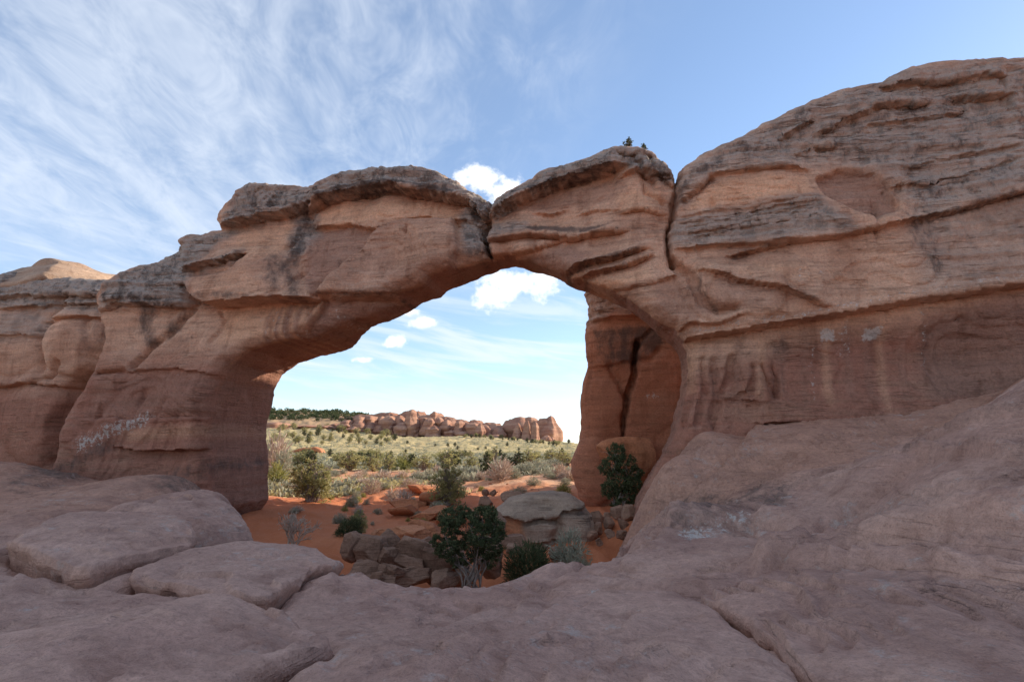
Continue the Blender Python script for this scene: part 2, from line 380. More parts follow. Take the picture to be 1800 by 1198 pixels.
def tz(x, y, detail=True):
    x = np.asarray(x, float); y = np.asarray(y, float)
    th = np.abs(np.arctan2(x, y)); w = 1 - ss(R(46), R(70), th)
    yy = np.clip(y, 12, 6000); a = np.clip(x/yy, -1.05, 1.05)
    rr = np.hypot(x, y)
    z = _tz(a, np.log(yy)*.6)*yy
    far = ss(2500, 5000, rr); z = z*(1 - far) + far*(-2.0)
    z = z*w + (1 - w)*(-4.6 + .012*np.clip(rr, 0, 400))
    if detail:
        p = np.stack((x.ravel(), y.ravel(), np.zeros(x.size)), 1)
        amp = np.clip(rr.ravel()/40, .35, 6)
        d = .16*fbm(p, .22, 4, 5)*amp + .06*fbm(p, 1.4, 3, 9) + .13*ss(60, 40, rr.ravel())*ridge(p, .55, 3, 15, (1.6, .7, 1))
        z = z + d.reshape(x.shape)
    return z
def hit(u, v, ymin=16.0, ymax=700.0):
    """where the photo pixel's ray meets the ground sheet"""
    dx, dz = ray(u, v); ys = np.exp(np.linspace(math.log(ymin), math.log(ymax), 900))
    k = np.nonzero(tz(dx*ys, ys) >= dz*ys)[0]
    y = ys[k[0]] if len(k) else ymax
    return y
def build_ground():
    th = np.concatenate((np.linspace(-R(180), -R(50), 30)[:-1], np.linspace(-R(50), -R(27), 40)[:-1], np.linspace(-R(27), R(13), 330)[:-1],
                         np.linspace(R(13), R(50), 50)[:-1], np.linspace(R(50), R(180), 30)[:-1]))
    r = np.exp(np.concatenate((np.linspace(math.log(12.5), math.log(130), 300)[:-1], np.linspace(math.log(130), math.log(700), 130)[:-1], np.linspace(math.log(700), math.log(9000), 30))))
    T, Rr = np.meshgrid(th, r); x, y = np.sin(T)*Rr, np.cos(T)*Rr; z = tz(x, y)
    v = np.stack((x.ravel(), y.ravel(), z.ravel()), 1); n, m = T.shape
    i = np.arange(n-1)[:, None]*m; j = np.arange(m)[None]; j2 = (j + 1) % m
    q = np.stack((i + j, i + j2, i + m + j2, i + m + j), -1).reshape(-1, 4)
    v = np.vstack((v, [[0, 0, -7.5]])); c = len(v) - 1; jj = np.arange(m)
    tri = np.stack((np.full(m, c), (jj + 1) % m, jj), 1)
    q = q[:, ::-1]; tri = tri[:, ::-1]
    u_, v_ = proj(v[:, 0], v[:, 1], v[:, 2]); d = np.hypot(v[:, 0], v[:, 1])
    mk = np.zeros((len(v), 4))
    front = ss(62, 95, d)
    # sandy path and wash on the right stay bare
    mk[:, 0] = np.where(v[:, 1] > 0, front*np.where((u_ > 840) & (v_ > 812), .35, 1.0), .25)
    mk[:, 2] = .8*ss(42, 52, d)*(v[:, 1] > 0)  # sand painted paler where the sun falls, beyond the shaded bank
    hill = ss(.0, 1., (d > 400)*ss(700, 600, u_)*ss(690, 720, v_)); mk[:, 1] = .55*hill*(d < 1000)
    q = np.asarray(q)
    me = mesh_np('ground', v, [q[:, ::-1], tri[:, ::-1]], M_ground, {'mask': mk}); o = link('ground', me)
    tag(o, 'red sand and dry grassland stretching from the arch to the ridge', 'ground', kind='structure')
build_ground()

# ------------------------------------------------------------------ slickrock in the foreground
_s = []
def k3(x, y, z): _s.append((x, y, z))
def kp(u, v, y): _s.append(tuple(P(u, v, y)))
for q in [(0, 1198, 4.9), (450, 1198, 4.9), (900, 1198, 4.9), (1350, 1198, 4.8), (1800, 1198, 4.6), (0, 1060, 8.8), (300, 1070, 8.6), (600, 1105, 7.6), (480, 1075, 8.8),
          (607, 1000, 11.8), (690, 1036, 11.9), (780, 1047, 12.0), (900, 1030, 12.4), (1000, 990, 13.4), (1110, 957, 15), (800, 1090, 8.4), (950, 1062, 9.6),
          (1250, 970, 13), (1430, 985, 10), (1430, 935, 14), (1600, 985, 8.4), (1800, 995, 7.1), (1800, 905, 8.9), (1600, 905, 11.5), (1560, 850, 14.5), (1800, 780, 11.5), (1800, 680, 14),
          (1200, 935, 17), (1115, 945, 17.5), (1150, 865, 22), (1250, 850, 21.5), (1300, 775, 24.5), (1220, 770, 25.6), (1500, 800, 21), (1500, 757, 23.4), (1400, 860, 17.5),
          (1350, 905, 15.5),
          (0, 955, 14.5), (150, 1035, 10), (0, 885, 20), (0, 812, 29), (100, 864, 24), (200, 850, 27), (300, 905, 21), (400, 920, 22), (350, 856, 26.5), (250, 930, 16), (60, 1000, 10.9), (290, 988, 11.3), (150, 1012, 10.4)]: kp(*q)
for q in [(-6, 16.5, -5.4), (0, 15.6, -5.8), (2.6, 17, -5.8), (-4, 20, -7), (1, 20, -7), (4.2, 21, -6), (-8.6, 24, -5), (-8.2, 28, -6.5), (5.5, 27, -5.5), (-2.6, 14.6, -4.4), (-5.4, 15.0, -4.6), (-4.2, 14.6, -4.5), (-6.4, 17, -5.5), (-7.4, 20, -5.9), (-9.2, 23, -6), (-10.6, 25.5, -6.2), (-11.6, 29, -6.5), (2, 15.2, -4.4),
          (0, 0, -1.68), (-10, 0, -1.7), (10, 2, -1.4), (0, -8, -2.4), (-20, 0, -2.5), (-20, -10, -4.8), (0, -14, -5.8), (18, -8, -3), (-38, 10, -3), (-38, 26, -1), (25, 4, 0), (29, 13, 3), (27, 20, 4.5), (10.8, 18.4, -1.2), (13.6, 18.8, -1.0), (17, 18.8, -.3), (21, 17, .8)]: k3(*q)
_s = np.array(_s); _sz = tps(_s[:, :2], _s[:, 2], .01)
def carve(x, y, z, kind):
    """cracks and low ledges of the slickrock, given by their lines in the photograph"""
    u, v = proj(x, y, z); mpp = y/F; o = np.zeros_like(z)
    front = y > 3
    for pts, dep, w in CRACKS:
        d = d_line(u, v*1.0, pts)*mpp; o -= np.where(front, dep*np.exp(-(d/w)**2), 0)
    for pts, h, w in STEPS:
        pu = [p[0] for p in pts]; pv = [p[1] for p in pts]
        vl = np.interp(u, pu, pv); fade = ss(pu[0] - 5, pu[0] + 40, u)*ss(pu[-1] + 5, pu[-1] - 40, u)
        d = (vl - v)*mpp*3.0      # foreshortened ground: metres along the surface
        o += np.where(front, fade*h*(ss(-.02, .05, d))*np.exp(-np.clip(d, 0, 50)/w), 0)
    for pts, h, soft in (FOLDS if kind == 0 else ()):
        d = sd_poly(u, v, pts)*mpp; o += np.where(front, h*ss(soft, -soft, d), 0)
    return o
FOLDS = [([(1085, 985), (1110, 966), (1150, 937), (1200, 895), (1270, 834), (1338, 752), (1420, 700), (2600, 600), (2600, 1000), (1085, 1000)], .45, .10),
         ([(1330, 1006), (1330, 940), (1345, 925), (1400, 899), (1500, 863), (1580, 831), (1800, 690), (2600, 500), (2600, 1010), (1330, 1010)], .22, .10)]
CRACKS = [([(1432, 976), (1520, 976), (1620, 973), (1720, 978), (1800, 984), (1900, 992)], .22, .07), ([(1400, 1010), (1440, 1050), (1450, 1090), (1490, 1110)], .05, .06), ([(430, 1075), (500, 1110), (590, 1160)], .05, .06), ([(1640, 980), (1636, 1030)], .06, .05), ([(1000, 985), (975, 1020), (960, 1045)], .06, .10), ([(783, 1032), (772, 1065), (740, 1095)], .05, .06), ([(1110, 958), (1060, 978), (985, 1000)], .10, .12)]
STEPS = [([(1590, 806), (1660, 776), (1740, 758), (1800, 754), (1900, 740)], .34, .55), ([(1575, 838), (1650, 842), (1720, 834), (1800, 838), (1900, 835)], .28, .5), ([(1500, 962), (1620, 952), (1800, 958)], .10, .5), ([(1560, 905), (1680, 890), (1800, 884)], .12, .5),
         ([(880, 1128), (960, 1110), (1040, 1120)], .05, .35), ([(1380, 1080), (1480, 1066), (1560, 1082)], .06, .4), ([(1600, 1120), (1700, 1105), (1800, 1135)], .06, .4), ([(180, 1100), (260, 1088), (340, 1104)], .05, .35), ([(60, 1150), (150, 1130), (230, 1142)], .05, .3),
         ([(620, 1170), (720, 1150), (800, 1160)], .05, .3), ([(1100, 1160), (1180, 1145), (1250, 1160)], .05, .3), ([(420, 985), (480, 978), (540, 984)], .04, .4), ([(130, 940), (200, 934), (260, 940)], .05, .4), ([(1150, 985), (1230, 975), (1300, 980)], .06, .4), ([(640, 1085), (700, 1075), (780, 1082)], .05, .4),
         ([(1330, 928), (1400, 905), (1500, 885), (1620, 862)], .12, 1.2), ([(640, 1060), (760, 1052), (860, 1040)], .05, .5),
         ([(1480, 855), (1600, 838), (1800, 828)], .15, .8), ([(0, 870), (140, 835), (300, 800)], .12, .7)]
def slick_noise(p, amp=1.0):
    """erosion relief of bedrock: broad swells, shallow scoops, thin flaking steps"""
    a = .09*fbm(p, .45, 3, 21)
    w = p[:, 2]*1.0 + .15*p[:, 0] + .25*fbm(p, .35, 3, 31)
    t = w*9.0; fr = t - np.floor(t); terr = (np.floor(t) + ss(.90, 1.0, fr))/9.0 - w
    b = 1.15*terr*ss(-.25, .35, fbm(p, .8, 2, 41))
    c = .040*ridge(p, 1.1, 3, 51, (1, 1.8, 2)) + .018*fbm(p, 5.0, 3, 61)
    return amp*(a + b + c)
def build_slick():
    ys = np.concatenate((np.linspace(-15, 2.5, 40)[:-1], np.linspace(2.5, 9, 150)[:-1], np.linspace(9, 18, 150)[:-1], np.linspace(18, 30, 90)))
    xs = np.concatenate((np.linspace(-38, -15, 90)[:-1], np.linspace(-15, 15, 420)[:-1], np.linspace(15, 29, 60)))
    X, Y = np.meshgrid(xs, ys); Z = _sz(X, Y)
    p = np.stack((X.ravel(), Y.ravel(), Z.ravel()), 1)
    Z = Z + carve(X, Y, Z, 0) + slick_noise(p).reshape(Z.shape)
    for out, kw in SLABS:
        rim = slab_rim(out, kw.get('seed', 0)); m_ = (X > rim[:, 0].min() - 1) & (X < rim[:, 0].max() + 1) & (Y > rim[:, 1].min() - 1) & (Y < rim[:, 1].max() + 1)
        d = sd_poly(X[m_], Y[m_], rim[::3]); Z[m_] -= .40*ss(.02, -.35, d) + .13*np.exp(-(np.maximum(d, 0)/.20)**2)*(d > -.3)
    v = np.stack((X.ravel(), Y.ravel(), Z.ravel()), 1); n, m = X.shape
    i = np.arange(n-1)[:, None]*m; j = np.arange(m-1)[None]
    q = np.stack((i + j, i + j + 1, i + m + j + 1, i + m + j), -1).reshape(-1, 4)
    # drop what lies in the hollow below the rim
    ok = (v[:, 2] > tz(v[:, 0], v[:, 1]) - .8) | (v[:, 1] < 13); q = q[ok[q].all(1)]
    u, vv = proj(v[:, 0], v[:, 1], v[:, 2]); mk = np.zeros((len(v), 4)); fr = v[:, 1] > 3
    for cu, cv, ru, rv, ch, st in SLICK_STAINS:
        e = 1 - np.sqrt(((u - cu)/ru)**2 + ((vv - cv)/rv)**2)
        mk[:, ch] = np.maximum(mk[:, ch], np.where(fr, st*np.clip(e*1.6, 0, 1), 0))
    mk[:, 3] = np.where(fr, ss(14, 20, v[:, 1])*.95, 0)
    me = mesh_np('slickrock', v, q, M_slick, {'mask': mk}); o = link('slickrock', me)
    return tag(o, 'smooth purplish slickrock floor in front of the arch', 'bedrock', kind='structure')
SLICK_STAINS = [(1220, 938, 55, 24, 2, .58), (1305, 908, 46, 20, 2, .52), (1260, 925, 80, 26, 2, .38), (1250, 900, 190, 60, 1, .45), (1350, 870, 80, 40, 1, .5),
                (130, 815, 130, 45, 1, .7), (330, 845, 120, 50, 1, .5), (60, 850, 120, 40, 1, .4), (200, 765, 90, 50, 2, .6), (1050, 1050, 60, 20, 2, .5)]
def slab_rim(outline, seed=0, na=260):
    xy = np.array([P(*q) for q in outline])[:, :2]; n = len(xy); per = na//n + 1; res = []
    for i in range(n):
        p0, p1, p2, p3 = xy[i-1], xy[i], xy[(i+1) % n], xy[(i+2) % n]
        for k in range(per):
            t = k/per; res.append(.5*((2*p1) + (-p0+p2)*t + (2*p0-5*p1+4*p2-p3)*t*t + (-p0+3*p1-3*p2+p3)*t**3))
    rim = np.array(res); m = len(rim)
    return rim + .05*np.stack((fbm(np.c_[rim, np.zeros(m)], 1.6, 3, 71+seed), fbm(np.c_[rim, np.ones(m)*9], 1.6, 3, 77+seed)), 1)
def slab(outline, crown=.12, thick=.7, edge=.18, under=.12, seed=0, label=None, nr=46, na=260, interior=()):
    """one bedding slab: outline as (u, v, y) of its upper rim, rounded rim, steep slightly undercut side"""
    pts = np.array([P(*q) for q in outline]); xy = pts[:, :2]
    lo = np.vstack((pts, [P(*q) for q in interior])) if interior else pts
    ev = tps(lo[:, :2], lo[:, 2], .05)
    rim = slab_rim(outline, seed, na); m = len(rim); c = xy.mean(0)
    ts = np.concatenate((np.linspace(.02, .8, nr - 18), np.linspace(.8, 1.0, 19)[1:]))
    V = []
    L = np.linalg.norm(rim - c, axis=1)
    for t in ts:
        xy_ = c + (rim - c)*t; d = L*(1 - t); z = ev(xy_[:, 0], xy_[:, 1]) + crown*(1 - t*t)
        e = np.clip(1 - d/edge, 0, 1); z = z - edge*(1 - np.sqrt(np.clip(1 - e*e, 0, 1)))
        V.append(np.c_[xy_, z])
    zr = V[-1][:, 2]
    for s_ in np.linspace(.12, 1, 7):
        xy_ = rim - (rim - c)/L[:, None]*(under*math.sin(min(1, s_*1.6)*1.57)); V.append(np.c_[xy_, zr - thick*s_])
    K = len(V); v = np.concatenate(V)
    dis = slick_noise(v + seed*3.1, .9); topw = np.repeat(np.concatenate((np.ones(len(ts)), np.linspace(.9, .3, 7))), m)
    v[:, 2] += dis*topw + carve(v[:, 0], v[:, 1], v[:, 2], 1)*(topw > .95)
    side = np.repeat(np.concatenate((np.zeros(len(ts) - 6), np.linspace(0, 1, 13))), m)
    out = v[:, :2] - c; out = out/np.maximum(np.linalg.norm(out, axis=1), 1e-6)[:, None]
    v[:, :2] += out*(side*(.05*fbm(v, 3.0, 3, 81, .5, (1, 1, 2.5)) + .03*fbm(v, 9, 2, 85, .5, (1, 1, 2))))[:, None]
    i = np.arange(K-1)[:, None]*m; j = np.arange(m)[None]; j2 = (j+1) % m
    q = np.stack((i + j, i + m + j, i + m + j2, i + j2), -1).reshape(-1, 4)
    v = np.vstack((v, V[0].mean(0)[None])); cc = len(v) - 1; jj = np.arange(m)
    tri = np.stack((np.full(m, cc), jj, (jj+1) % m), 1)
    mk = np.zeros((len(v), 4)); mk[:-1, 3] = side*.8; mk[:-1, 1] = side*.15
    me = mesh_np('slab', v, [q, tri], M_slick, {'mask': mk}); o = link('slab', me, slick)
    if label: o['label'] = label
    return o
SLABS = []
def SL(out, crown, thick, edge, under, seed, label): SLABS.append((out, dict(crown=crown, thick=thick, edge=edge, under=under, seed=seed, label=label)))
SL([(17, 945, 12.2), (58, 924, 13.2), (128, 899, 14.6), (257, 897, 14.8), (319, 909, 14.2), (346, 930, 13.2), (338, 950, 12.4), (290, 962, 11.8), (215, 984, 10.9), (150, 1000, 10.3), (100, 990, 10.6), (54, 968, 11.2)],
     .08, .55, .13, .12, 1, 'broad flat slab with a rounded lip at the left')
SL([(157, 896, 16.8), (218, 882, 18.2), (276, 870, 19.4), (331, 859, 20.3), (369, 857, 20.4), (404, 864, 19.8), (432, 884, 18.6), (450, 912, 17.2), (446, 925, 16.3), (400, 925, 15.6), (346, 922, 15.2), (250, 912, 15.4)],
     .25, 1.3, .9, .2, 2, 'domed rock behind the flat slab at the foot of the left pier')
SL([(230, 1004, 10.4), (346, 960, 12.4), (408, 950, 13.2), (467, 947, 13.4), (541, 955, 13.0), (576, 969, 12.4), (605, 987, 11.6), (555, 997, 10.9), (520, 1018, 9.8), (490, 1036, 9.1), (462, 1046, 8.7), (389, 1040, 8.8), (300, 1022, 9.6)],
     .08, .7, .10, .18, 3, 'long slab with a dark undercut edge above the hollow')
SL([(-260, 1075, 7.6), (0, 1055, 8.3), (150, 1052, 8.4), (300, 1045, 8.5), (467, 1064, 7.9), (530, 1092, 7.2), (578, 1132, 6.4), (500, 1162, 5.7), (430, 1190, 5.25), (250, 1260, 4.3), (0, 1290, 4.0), (-320, 1270, 4.2)],
     .08, .6, .13, .10, 4, 'wide low slab in the lower left corner')
SL([(455, 1200, 5.1), (590, 1143, 6.1), (700, 1116, 6.8), (800, 1082, 7.9), (950, 1044, 9.4), (1100, 1037, 9.6), (1225, 1048, 8.9), (1335, 1121, 6.5), (1440, 1200, 4.95), (1500, 1330, 3.6), (900, 1400, 3.3), (350, 1330, 3.6)],
     .14, .6, .30, .06, 5, 'large smooth dome in the middle of the foreground')
SL([(1235, 1045, 8.8), (1290, 1018, 9.3), (1420, 984, 10.2), (1600, 978, 9.2), (1800, 985, 7.9), (2100, 1010, 6.6), (2150, 1200, 4.4), (1900, 1330, 3.3), (1500, 1230, 4.5), (1345, 1120, 6.4), (1280, 1080, 7.6)],
     .12, .7, .11, .12, 6, 'broad slab on the right with a dark crack along its left edge')
SL([(1430, 972, 10.6), (1405, 945, 12.6), (1480, 925, 13.2), (1620, 893, 13.3), (1800, 868, 11.6), (2100, 850, 10.0), (2200, 950, 7.8), (1800, 968, 8.4), (1600, 966, 9.6)],
     .12, .7, .20, .10, 7, 'tilted slab behind the broad right slab')
SL([(1005, 990, 13.0), (1110, 960, 14.4), (1250, 945, 14.4), (1360, 935, 13.9), (1425, 958, 12.0), (1425, 975, 10.8), (1290, 1008, 10.0), (1150, 1018, 10.3), (1030, 1012, 11.4)],
     .12, .6, .30, .06, 8, 'low rounded slab between the middle dome and the right pier')
SL([(1578, 838, 14.2), (1600, 800, 15.4), (1690, 738, 16.2), (1800, 655, 16.4), (2000, 560, 15.0), (2200, 700, 12.0), (2100, 830, 10.5), (1800, 838, 11.4), (1660, 846, 12.8)],
     .25, 1.6, .5, .15, 9, 'high shoulder of rock with a ledge at the right edge')
slick = build_slick()
for out, kw in SLABS: slab(out, **kw)

# ------------------------------------------------------------------ walls: arch, tower, left wall (voxel surface from traced outlines)
class Wall:
    """A rock wall standing on a vertical plane; relief is metres out of (+) or into (-) its face."""
    def __init__(s, origin, dirx, diry, vox):
        s.o = np.array(origin, float); L = math.hypot(dirx, diry); s.t = np.array((dirx/L, diry/L)); s.n = np.array((-s.t[1], s.t[0]))
        if s.n[1] < 0: s.n = -s.n
        s.vox = vox
    def unproj(s, u, v, n):
        dx, dz = ray(u, v); d = np.array((dx, 1.0)); k = (np.dot(s.o, s.n) + n)/np.dot(d, s.n)
        p = d*k; return np.dot(p - s.o, s.t), dz*k
    def poly(s, pts, n): return np.array([s.unproj(u, v, n) for u, v in pts])
    def grid(s, s0, s1, z0, z1, n0, n1):
        h = s.vox; s.S = np.arange(s0, s1, h); s.Z = np.arange(z0, z1, h); s.Nn = np.arange(n0, n1, h)
        s.SS, s.ZZ = np.meshgrid(s.S, s.Z, indexing='ij'); s.s0, s.z0, s.n0 = s0, z0, n0
        X = s.o[0] + s.t[0]*s.SS; Y = s.o[1] + s.t[1]*s.SS; s.U, s.V = proj(X, Y, s.ZZ); s.mpp = Y/F
        s.R = np.zeros(s.SS.shape, np.float32); s.mk = np.zeros(s.SS.shape + (6,), np.float32)
        # wander the traced lines a little so that they read as broken rock
        q = np.stack((s.SS.ravel(), s.ZZ.ravel(), 0*s.SS.ravel()), 1)
        s.U = s.U + (2.6*fbm(q, .9, 3, 101)).reshape(s.SS.shape); s.V = s.V + (1.9*fbm(q, .8, 4, 111)).reshape(s.SS.shape)
        s.q = q
    def _box(s, pts, m):
        a = np.array(pts); return (s.U > a[:, 0].min() - m) & (s.U < a[:, 0].max() + m) & (s.V > a[:, 1].min() - m) & (s.V < a[:, 1].max() + m)
    def ledge(s, pts, out, hup, inn, hdn, fade=22):
        pu = [p[0] for p in pts]; pv = [p[1] for p in pts]; vl = np.interp(s.U, pu, pv)
        fd = ss(pu[0] - fade, pu[0] + fade, s.U)*ss(pu[-1] + fade, pu[-1] - fade, s.U)
        d = (vl - s.V)*s.mpp
        s.R += fd*np.where(d > 0, out*np.exp(-np.maximum(d, 0)/hup), -inn*np.exp(np.minimum(d, 0)/hdn))
    def crack(s, pts, dep, w):
        b = s._box(pts, 40); d = d_line(s.U[b], s.V[b], pts)*s.mpp[b]; s.R[b] -= dep*np.exp(-(d/w)**2)
    def facet(s, pts, h, soft):
        b = s._box(pts, 60); d = sd_poly(s.U[b], s.V[b], pts)*s.mpp[b]; s.R[b] += h*ss(soft, -soft, d)
    def bulge(s, u, v, ru, rv, h):
        e = ((s.U - u)/ru)**2 + ((s.V - v)/rv)**2; s.R += h*np.sqrt(np.clip(1 - e, 0, 1))
    def hollow(s, u, v, ru, rv, h):
        e = ((s.U - u)/ru)**2 + ((s.V - v)/rv)**2; s.R -= h*np.exp(-e*1.6)
    def paint(s, ch, pts, st, soft=18):
        b = s._box(pts, soft*2 + 10); d = sd_poly(s.U[b], s.V[b], pts)
        s.mk[b, ch] = np.maximum(s.mk[b, ch], st*ss(soft, -soft, d))
    def streak(s, ch, pts, w, st):
        b = s._box(pts, w*3); d = d_line(s.U[b], s.V[b], pts); s.mk[b, ch] = np.maximum(s.mk[b, ch], st*np.exp(-(d/w)**2))
    def mesh(s, outer, hole=None, front=None, back=4.0, ktop=1.0, khole=.35, chamfer=1.2, cslope=.9, rough=1.0, kback=1.0, flute=None):
        """outer / hole: polygons in wall coordinates"""
        a = sd_poly(s.SS, s.ZZ, outer).astype(np.float32)
        nf = -s.R if front is None else front - s.R
        if hole is not None:
            hsd = sd_poly(s.SS, s.ZZ, hole).astype(np.float32)
            nf = nf + cslope*np.clip(chamfer - np.maximum(hsd, 0), 0, None)*ss(chamfer*1.5, 0, hsd)
        nf = nf.astype(np.float32); nb = (np.zeros_like(nf) + back).astype(np.float32)
        nn = s.Nn.astype(np.float32)[None, None, :]
        f = smax(a[:, :, None], nf[:, :, None] - nn, np.float32(ktop)); f = smax(f, nn - nb[:, :, None], np.float32(kback))
        if hole is not None: f = smax(f, -hsd[:, :, None], np.float32(khole))
        f[:, :, 0] = 1; f[:, :, -1] = 1; f[0] = 1; f[-1] = 1; f[:, 0] = 1; f[:, -1] = 1
        v, q = surface_nets(f); del f
        h = s.vox; fi, fj = v[:, 0], v[:, 1]
        i = np.clip(fi.astype(int), 0, len(s.S)-2); j = np.clip(fj.astype(int), 0, len(s.Z)-2); ti = (fi - i)[:, None]; tj = (fj - j)[:, None]
        mk = (s.mk[i, j]*(1-ti) + s.mk[i+1, j]*ti)*(1-tj) + (s.mk[i, j+1]*(1-ti) + s.mk[i+1, j+1]*ti)*tj
        if hole is not None:    # redder, darker colour on the underside
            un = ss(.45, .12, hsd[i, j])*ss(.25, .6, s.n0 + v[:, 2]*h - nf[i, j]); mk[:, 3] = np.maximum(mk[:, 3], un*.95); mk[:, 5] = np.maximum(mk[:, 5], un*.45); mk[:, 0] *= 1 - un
        S = s.s0 + v[:, 0]*h; Zz = s.z0 + v[:, 1]*h; Nn = s.n0 + v[:, 2]*h
        w = np.stack((s.o[0] + s.t[0]*S + s.n[0]*Nn, s.o[1] + s.t[1]*S + s.n[1]*Nn, Zz), 1)
        q = s.orient(w, q)
        nm = vnormals(w, q)
        cap = mk[:, 0]; W = np.stack((S, Nn, Zz), 1)
        # weathering relief: soft lumps everywhere, thin bedding steps in the grey cap beds, flutes low down
        warp = Zz + .35*fbm(W, .16, 2, 7) + .04*S
        t = warp*2.6; fr = t - np.floor(t); tone = vnoise(np.stack((np.floor(t)*7.3, S*.12, Nn*.1), 1), 3)
        beds = (tone*.5)*ss(0, .07, fr)*ss(1, .93, fr)
        lam = fbm(W, 1.0, 3, 17, .6, (.25, .25, 4.2))
        lam2 = fbm(np.c_[W[:, :2], warp], 1.0, 3, 19, .6, (.35, .35, 9.0))
        d = rough*(.11*fbm(W, .5, 4, 23) + .034*fbm(W, 2.4, 4, 29) + (.03 + .22*cap)*beds + (.018 + .12*cap)*lam + (.008 + .085*cap)*lam2
                   + .075*cap*fbm(W, 4.0, 3, 37) - .05*np.clip(ridge(W, .42, 2, 43, (1, 1, .7)) - .80, 0, 1)*5*(1 - cap*.5))
        if flute is not None: d = d + flute(S, Zz, Nn)*(ridge(W, 1.5, 2, 53, (1, 1, .10)) - .4)*.30
        w = w + nm*d[:, None].astype(np.float32)
        return w, q, mk, S, Zz, Nn
    @staticmethod
    def orient(w, q):
        c = w[q].mean(1); n = np.cross(w[q[:, 2]] - w[q[:, 0]], w[q[:, 3]] - w[q[:, 1]])
        vol = (c*n).sum()      # signed volume
        return q if vol > 0 else q[:, ::-1]
def split_mesh(name_sel, w, q, mk, mat, parent):
    used = []
    for name, sel, label in name_sel:
        f = q[sel]; ids, inv = np.unique(f, return_inverse=True)
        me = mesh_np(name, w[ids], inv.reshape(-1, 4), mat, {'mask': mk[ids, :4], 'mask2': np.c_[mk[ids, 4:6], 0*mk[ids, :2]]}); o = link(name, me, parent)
        if label: o['label'] = label
        used.append(o)
    return used

def empty(name, loc=(0, 0, 0)):
    o = bpy.data.objects.new(name, None); col.objects.link(o); o.location = loc; o.empty_display_size = .3; return o

